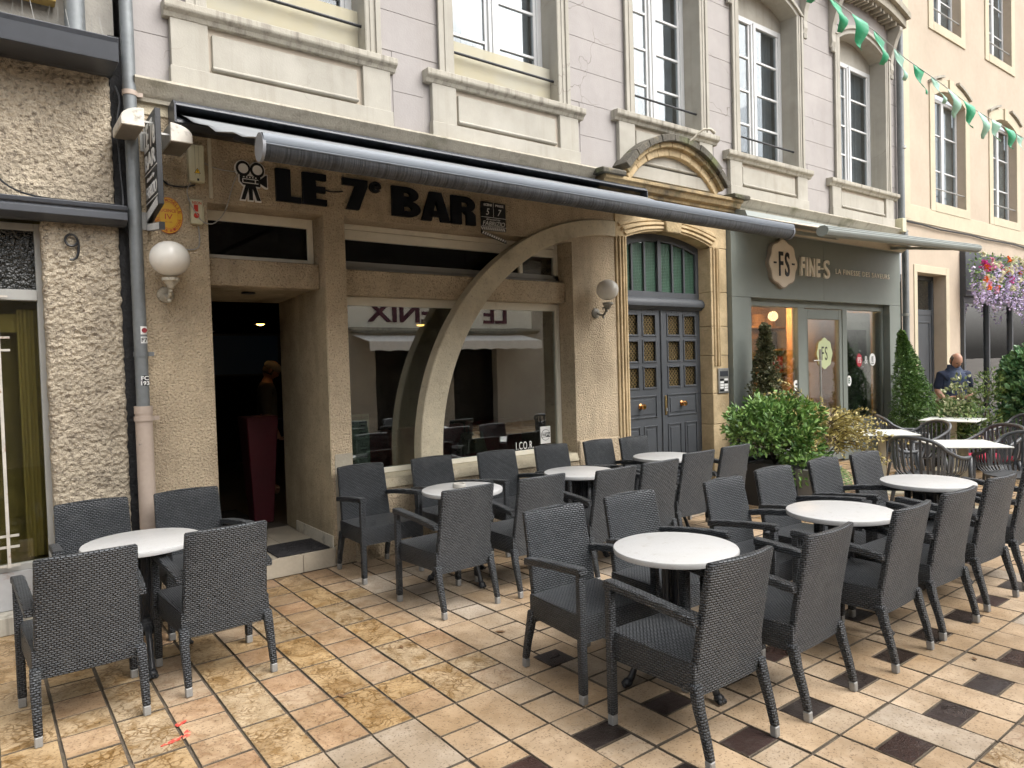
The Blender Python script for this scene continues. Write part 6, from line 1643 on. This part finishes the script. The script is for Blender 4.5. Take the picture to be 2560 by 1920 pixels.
for k in range(95):
    a = lv.r.uniform(0, 2 * PI); r0 = lv.r.uniform(0, .12); L_ = lv.r.uniform(.35, .85); e = lv.r.uniform(.15, 1.3)
    p = Vector((.50 + r0 * math.cos(a), .05 + r0 * math.sin(a), .48 + lv.r.random() * .5)); d = Vector((math.cos(a), math.sin(a), e)).normalized()
    q = p.copy(); path = [q.copy()]
    for s_ in range(12):
        d = (d + Vector((0, 0, -.085)) + lv.rnd() * .08).normalized(); q = q + d * L_ / 12; path.append(q.copy())
        for z in range(4): lv.leaf(q, (d + lv.rnd() * .9), lv.rnd(), .068 * (1.15 - s_ / 16), .017)
    sp.tube(path, [.005] * 6 + [.003] * 7, 4)
lv.build('foliage', GY_, t); sp.build('stem', bark, t)
lv = Leaves(22)
for k in range(50):
    a = lv.r.uniform(-2.4, -.6); p = Vector((-.1 + .22 * lv.r.random(), -.2, .42)); d = Vector((math.cos(a), math.sin(a), .5))
    q = p.copy()
    for s_ in range(10):
        d = (d + Vector((0, 0, -.25))).normalized(); q = q + d * .035
        for sg in (-1, 1): lv.leaf(q, d + Vector((0, 0, 1)).cross(d) * sg * 1.5, Vector((0, 0, 1)), .045 - .003 * s_, .010)
lv.build('fern_frond', GM4, t)
def cone(name, lab, loc, h0, h1, rx, ry, mat, n, ax=0.0, pm=blk, dens=.028, wmul=1.0, rag=.05):
    t = thing(name, lab, 'topiary', loc)
    planter(t, .52, .42, pm)
    MB().tube([(0, 0, .38), (ax * .6, 0, h1 * .7)], [.03, .012], 8).build('trunk', bark, t)
    lv = Leaves(int(h1 * 100)); 
    for _ in range(n):
        k = lv.r.random() ** .75; z = h0 + (h1 - h0) * (1 - k) ; rr_ = (.06 + .94 * k ** .85) if k < .92 else 1 - (k - .92) * 4
        a = lv.r.uniform(0, 2 * PI); f_ = .70 + .28 * lv.r.random() + rag * (math.sin(a * 3 + z * 11) + math.sin(a * 7 - z * 17) + .7 * math.sin(z * 31 + a))
        p = Vector((ax * (1 - k) + rx * rr_ * f_ * math.cos(a), ry * rr_ * f_ * math.sin(a), z))
        lv.leaf(p, Vector((math.cos(a), math.sin(a), .45)) + lv.rnd() * .8, lv.rnd(), dens * lv.r.uniform(.8, 1.5), dens * .55 * wmul)
    for _ in range(n // 3):
        k = lv.r.random(); z = h0 + (h1 - h0) * (1 - k); a = lv.r.uniform(0, 2 * PI); f_ = lv.r.random() * .75
        p = Vector((ax * (1 - k) + rx * k * f_ * math.cos(a), ry * k * f_ * math.sin(a), z)); lv.leaf(p, lv.rnd(), lv.rnd(), dens * 2.4, dens * 1.8)
    lv.build('foliage', mat, t)
cone('clipped_cone_shrub', 'bronze-green conical shrub before the left shop window', (7.80, -.36, 0), .45, 1.97, .36, .30, GM3, 3600, 0, blk, .034, 1.0, .11)
cone('clipped_cone_shrub', 'dense bright green clipped cone hedge at the shopfront end', (11.88, -.42, 0), .42, 1.90, .66, .34, GM2, 6500, -.55, blk, .030)
# mixed shrubs in front of the man and the ivy hedge
def shrub(name, lab, loc, blobs, mat, l, w, seed, pl=None, cat='shrub'):
    t = thing(name, lab, cat, loc)
    if pl: planter(t, *pl)
    stems(t, (0, 0, .1), [(c[0] * .8, c[1] * .8, c[2]) for c, _, _ in blobs])
    lv = Leaves(seed)
    for c, rd, n in blobs: lv.blob(c, rd, n, l, w)
    lv.build('foliage', mat, t)
shrub('bushy_shrub', 'low dark green bushy shrub right of the clipped cone', (10.86, -1.28, 0), [((0, 0, .62), (.40, .3, .30), 1000), ((.3, 0, .55), (.36, .3, .28), 700), ((-.2, -.1, .35), (.4, .3, .3), 600)], GM2, .055, .022, 31, (.7, .35, blk))
shrub('variegated_shrub', 'loose pale variegated shrub in front of the man', (10.84, -1.40, 0), [((0, 0, .92), (.28, .22, .22), 190), ((.22, 0, .78), (.25, .2, .2), 150), ((-.16, 0, .72), (.24, .2, .2), 150), ((.05, 0, 1.16), (.16, .12, .12), 45)], leafmat('variegated_leaf', (.16, .22, .08), (.48, .48, .28)), .062, .034, 32)
shrub('bushy_shrub', 'light green upright shrub between the man and the ivy', (10.92, -1.70, 0), [((.1, 0, .80), (.34, .26, .36), 520), ((.15, 0, 1.12), (.20, .18, .22), 200), ((-.3, 0, .5), (.4, .3, .36), 520), ((.4, -.1, .45), (.4, .3, .34), 420)], GM4, .06, .024, 33, (.7, .3, blk))
shrub('ivy_hedge', 'tall hedge of glossy ivy at the right edge of the picture', (11.25, -2.05, 0), [((.25, 0, 1.15), (.42, .36, .50), 1700), ((0, -.1, .75), (.42, .4, .55), 1500), ((.9, 0, 1.2), (.6, .4, .5), 900), ((.4, -.2, .45), (.8, .4, .45), 1000)], GIV, .085, .075, 34)
# grey pillar-like planter behind the square table
o = thing('tall_grey_planter', 'square grey planter behind the pale square table and hedge', 'planter', (10.9, -1.15, 0)); planter(o, .42, .60, gry, .42)
# ------------------------------------------------------------------ flower garland on the florist's fascia
gl = thing('flower_garland', 'bright garland of roses, orange blooms and hanging lilac wisteria', 'flowers', (14.6, -.2, 2.95))
cols = {'lilac_floret': ((.52, .42, .70), (.78, .70, .88)), 'orange_petal': ((.75, .13, .02), (.90, .26, .05)), 'magenta_petal': ((.42, .02, .20), (.62, .08, .34)), 'cream_petal': ((.70, .68, .42), (.80, .78, .62)), 'pink_petal': ((.62, .22, .36), (.80, .48, .58))}
LV = {k: Leaves(50 + i) for i, k in enumerate(cols)}; gre = Leaves(70)
rf = random.Random(21)
for i in range(30):       # hanging wisteria racemes
    x = rf.uniform(.0, 4.6); z = rf.uniform(-.15, .35); ln = rf.uniform(.35, .8)
    for k in range(int(ln * 150)):
        t_ = rf.random(); rr_ = .085 * (1 - t_) ** .6 + .015; a = rf.uniform(0, 6.28)
        LV['lilac_floret'].leaf(Vector((x + rr_ * math.cos(a), -.10 + rr_ * math.sin(a), z - ln * t_)), Vector((math.cos(a), math.sin(a), -.4)), LV['lilac_floret'].rnd(), .042, .038)
for i in range(95):
    x = rf.uniform(0, 4.6); z = rf.uniform(-.25, .42); key = rf.choice(['orange_petal', 'orange_petal', 'magenta_petal', 'cream_petal', 'cream_petal', 'cream_petal', 'pink_petal', 'pink_petal'])
    big = .075 if key == 'magenta_petal' else .05
    c_ = Vector((x, -.12 - rf.random() * .1, z))
    for k in range(26):
        d = LV[key].rnd(); d.y = -abs(d.y); LV[key].leaf(c_ + d * big * rf.uniform(.2, .8), d + LV[key].rnd() * .4, LV[key].rnd(), big * .8, big * .8)
for i in range(900):
    gre.leaf(Vector((rf.uniform(-.1, 4.7), rf.uniform(-.18, .05), rf.uniform(-.3, .48))), gre.rnd(), gre.rnd(), .07, .03)
for k in cols: LV[k].build(k.split('_')[0] + '_blossom', leafmat(k, *cols[k], .6), gl)
gre.build('garland_leaf', GM, gl)

# ------------------------------------------------------------------ bunting across the street
bt = thing('bunting', 'string of fluttering green pennants over the shopfront', 'bunting', (0, 0, 0))
SP = [Vector(p) for p in ((4.6, -2.5, 4.66), (5.495, -2.5, 4.42), (6.21, -2.5, 4.345), (6.766, -2.5, 4.25), (7.49, -2.5, 4.19), (8.386, -2.5, 4.09), (9.09, -2.5, 4.06), (9.76, -2.5, 4.04), (11.2, -2.5, 4.05))]
MB().tube(SP, .004, 5).build('string', MT['steel'], bt)
def along(t_):
    L_ = [0]
    for a, b in zip(SP, SP[1:]): L_.append(L_[-1] + (b - a).length)
    t_ *= L_[-1]
    for i in range(len(SP) - 1):
        if t_ <= L_[i + 1]: return SP[i].lerp(SP[i + 1], (t_ - L_[i]) / (L_[i + 1] - L_[i]))
    return SP[-1]
pgm = [pmat('green_pennant', (.05, .40, .20), .35, var=.1), pmat('pale_green_pennant', (.38, .66, .52), .35, var=.1)]
for i in range(17):
    a = along(.02 + i * .056); b = along(.02 + i * .056 + .036); m_ = MB(); vs = []; fs_ = []; ph = rf.uniform(0, 6); lift = rf.uniform(-.7, .9)
    nn = 7
    for j in range(nn + 1):
        t_ = j / nn; wv = .045 * math.sin(ph + t_ * 5.5) * t_; dn = Vector((.10 * t_ * lift, wv - .03 * t_, -.27 * t_ * (1 - .25 * abs(lift) * t_)))
        m_a = a.lerp(b, t_ * .42) + dn; m_b = b.lerp(a, t_ * .42) + dn + Vector((0, .02 * math.sin(ph + 3 * t_), .0))
        vs += [tuple(m_a), tuple(m_b)]
    for j in range(nn): fs_.append((2 * j, 2 * j + 1, 2 * j + 3, 2 * j + 2))
    o = m_.add(vs, fs_).build('pennant', pgm[1 if (i > 4 and i % 3) else 0], bt, smooth='all', recalc=False); so = o.modifiers.new('t', 'SOLIDIFY'); so.thickness = .002

# ------------------------------------------------------------------ people
def skin_body(name, verts, edges, radii, mat, parent, root=0, sub=2):
    me = bpy.data.meshes.new(name); me.from_pydata(verts, edges, []); me.update()
    o = put(name, me, mat, parent)
    sk_ = o.modifiers.new('skin', 'SKIN'); sk_.use_smooth_shade = True
    for i, r_ in enumerate(radii):
        sv = me.skin_vertices[0].data[i]; sv.radius = (r_, r_) if not isinstance(r_, tuple) else r_
        sv.use_root = (i == root)
    sb = o.modifiers.new('sub', 'SUBSURF'); sb.levels = sub; sb.render_levels = sub
    return o
skinm = pmat('skin', (.46, .25, .17), .5, var=.08, vs=8)
def person(lab, loc, rz, shirt, vest, trousers, hairc, cap=None, arms='hold'):
    t = thing('person', lab, 'person', loc, rz)
    # facing -Y locally
    V = [(0, 0, .86), (0, .01, 1.0), (0, .0, 1.15), (0, .01, 1.26), (0, 0, 1.33), (0, -.03, 1.40)]
    E_ = [(0, 1), (1, 2), (2, 3), (3, 4), (4, 5)]; Rr = [(.155, .11), (.15, .105), (.165, .115), (.15, .10), (.06, .06), (.052, .055)]
    for sx in (-1, 1):
        b = len(V)
        if arms == 'hold': V += [(sx * .17, .01, 1.25), (sx * .225, .02, 1.02), (sx * .19, -.10, .90), (sx * .07, -.24, .94), (sx * .03, -.29, .95)]
        else: V += [(sx * .17, .01, 1.25), (sx * .215, .01, 1.0), (sx * .205, -.06, .80), (sx * .19, -.10, .72), (sx * .19, -.12, .66)]
        E_ += [(3, b), (b, b + 1), (b + 1, b + 2), (b + 2, b + 3), (b + 3, b + 4)]; Rr += [.066, .052, .044, .033, .03]
        b = len(V); V += [(sx * .085, .0, .80), (sx * .095, -.01, .45), (sx * .10, .02, .09), (sx * .10, -.10, .035)]
        E_ += [(0, b), (b, b + 1), (b + 1, b + 2), (b + 2, b + 3)]; Rr += [.095, .065, .048, .036]
    body = skin_body('body', V, E_, Rr, skinm, t)
    # hands with fingers
    for sx in (-1, 1):
        hv = (sx * .03, -.29, .95) if arms == 'hold' else (sx * .19, -.12, .66)
        HV = [hv, (hv[0] - sx * .005, hv[1] - .045, hv[2])]; HE = [(0, 1)]; HR = [(.03, .018), (.034, .016)]
        for q in range(4):
            b = len(HV); yy = -.055 - (.006 if q in (1, 2) else 0)
            HV += [(hv[0] + (q - 1.5) * .016, hv[1] + yy, hv[2]), (hv[0] + (q - 1.5) * .017, hv[1] + yy - .026, hv[2] - .010), (hv[0] + (q - 1.5) * .016, hv[1] + yy - .036, hv[2] - .032)]
            HE += [(1, b), (b, b + 1), (b + 1, b + 2)]; HR += [.0088, .008, .007]
        b = len(HV); HV += [(hv[0] - sx * .035, hv[1] - .03, hv[2] + .004), (hv[0] - sx * .045, hv[1] - .06, hv[2] - .006)]; HE += [(0, b), (b, b + 1)]; HR += [.010, .008]
        skin_body('hand', HV, HE, HR, skinm, body, 0, 1)
    # shirt: torso and upper sleeves
    SV_ = [(0, 0, .80), (0, .01, 1.0), (0, .0, 1.15), (0, .01, 1.265), (0, 0, 1.315)]; SE = [(0, 1), (1, 2), (2, 3), (3, 4)]; SR = [(.175, .128), (.165, .12), (.178, .127), (.160, .108), (.075, .075)]
    for sx in (-1, 1):
        b = len(SV_); SV_ += [(sx * .175, .01, 1.25), (sx * .228, .02, 1.02)]; SE += [(3, b), (b, b + 1)]; SR += [.080, .066]
        if cap: SV_ += [V[6 + (0 if sx < 0 else 9) + 2]]; SE += [(b + 1, b + 2)]; SR += [.055]
    skin_body('shirt', SV_, SE, SR, shirt, body)
    if vest:
        vb = MB(); rings = []
        for z, rx, ry in ((.80, .192, .146), (.90, .190, .143), (1.0, .184, .138), (1.1, .192, .142), (1.2, .190, .138), (1.27, .165, .118), (1.31, .115, .092), (1.36, .085, .082), (1.385, .082, .082)):
            for dz, k in ((0, 1.0), (.045, 1.035)):
                rings.append([(rx * k * math.cos(R(a)), .008 + ry * k * math.sin(R(a)), z + dz * (.8 if z < 1.25 else .4)) for a in range(0, 360, 20)])
        vb.loft(rings, True, False); vo = vb.build('vest', vest, body, smooth='all', recalc=False); so = vo.modifiers.new('t', 'SOLIDIFY'); so.thickness = .012
    TV = [(0, 0, .86), (-.085, 0, .80), (-.095, -.01, .45), (-.10, .02, .10), (.085, 0, .80), (.095, -.01, .45), (.10, .02, .10)]
    skin_body('trousers', TV, [(0, 1), (1, 2), (2, 3), (0, 4), (4, 5), (5, 6)], [(.165, .125), .11, .08, .066, .11, .08, .066], trousers, body)
    # head: shaped sphere with brow, nose and chin, bowed forward
    hd = []; fs_ = []; nu, nv = 22, 16
    for j in range(nv + 1):
        th = -PI / 2 + PI * j / nv
        for i in range(nu):
            a = 2 * PI * i / nu; x, y, z = math.cos(th) * math.cos(a), math.cos(th) * math.sin(a), math.sin(th)
            k = 1.0
            front = max(0, -y)
            jaw = 1 - .22 * max(0, -z) ** 1.2 * (1 - .35 * front)
            px, py_, pz = x * .074 * jaw, y * .094 * (1 - .10 * max(0, -z)), z * .116
            px *= 1 - .10 * front * (1 if abs(z) < .5 else .5)
            nose = math.exp(-((x / .16) ** 2 + ((z + .18) / .20) ** 2)) if y < -.5 else 0; py_ -= nose * .028
            brow = math.exp(-((z - .18) / .12) ** 2) * front; py_ -= brow * .005
            eye = math.exp(-(((abs(x) - .40) / .16) ** 2 + ((z - .03) / .12) ** 2)) if y < -.5 else 0; py_ += eye * .010
            mouth = math.exp(-((x / .30) ** 2 + ((z + .55) / .07) ** 2)) if y < -.4 else 0; py_ += mouth * .005
            hd.append((px, py_, pz))
    for j in range(nv):
        for i in range(nu):
            k = (i + 1) % nu; fs_.append((j * nu + i, j * nu + k, (j + 1) * nu + k, (j + 1) * nu + i))
    hm = MB().add(hd, fs_)
    for sx in (-1, 1): hm.sphere((sx * .074, .008, -.005), .030, 8, 6, (.35, .7, 1.1))
    ho = hm.build('head', skinm, t, smooth='all', recalc=False)
    ho.location = (0, -.055, 1.455); ho.rotation_euler = (R(28), 0, 0)
    ey = MB()
    for sx in (-1, 1): ey.sphere((sx * .030, -.082, .006), .010, 8, 6, (1.2, .6, .7))
    ey.build('eye', MT['black'], ho, smooth='all')
    hr = MB(); rings = []
    for j in range(7):
        z = -.045 + .115 * j / 6 if not cap else -.05 + .10 * j / 6
        ring = []
        for i in range(23):
            a = R(-18 + 216 * i / 22); q = math.sqrt(max(.05, 1 - (z / .122) ** 2))
            ring.append((.079 * q * math.cos(a), .099 * q * math.sin(a) + .0, z))
        rings.append(ring)
    hr.loft(rings, False, False); o = hr.build('hair', hairc, ho, smooth='all', recalc=False); so = o.modifiers.new('t', 'SOLIDIFY'); so.thickness = .006
    if cap:
        cm = MB().sphere((0, .0, .045), .092, 20, 12, (.95, 1.15, .72)); cm.loft([[(.07 * math.cos(R(a)), -.07 - .085 * math.sin(R(a)), .05 - .012 * math.sin(R(a))) for a in range(0, 181, 20)], [(.07 * math.cos(R(a)), -.07 - .085 * math.sin(R(a)), .058 - .012 * math.sin(R(a))) for a in range(0, 181, 20)]])
        cm.build('flat_cap', cap, ho, smooth='all')
    return t
navy = pmat('navy_cotton', (.018, .026, .055), .9, var=.1); vst = pmat('blue_quilted_vest', (.035, .055, .11), .6, var=.12, vs=20, bump=.3, bs=60)
khk = pmat('khaki_trousers', (.30, .25, .17), .9); ghair = pmat('grey_brown_hair', (.10, .08, .065), .8, var=.3, vs=40)
person('man in navy shirt and quilted vest bending his head behind shrubs', (11.32, -1.15, .0), R(-40), navy, vst, khk, ghair)
person('dim figure in light jacket and pale flat cap inside the doorway', (2.70, 2.9, .15), R(70), pmat('dark_grey_jacket', (.10, .10, .095), .9), None, navy, ghair, pmat('pale_flat_cap', (.36, .35, .33), .9), 'down')
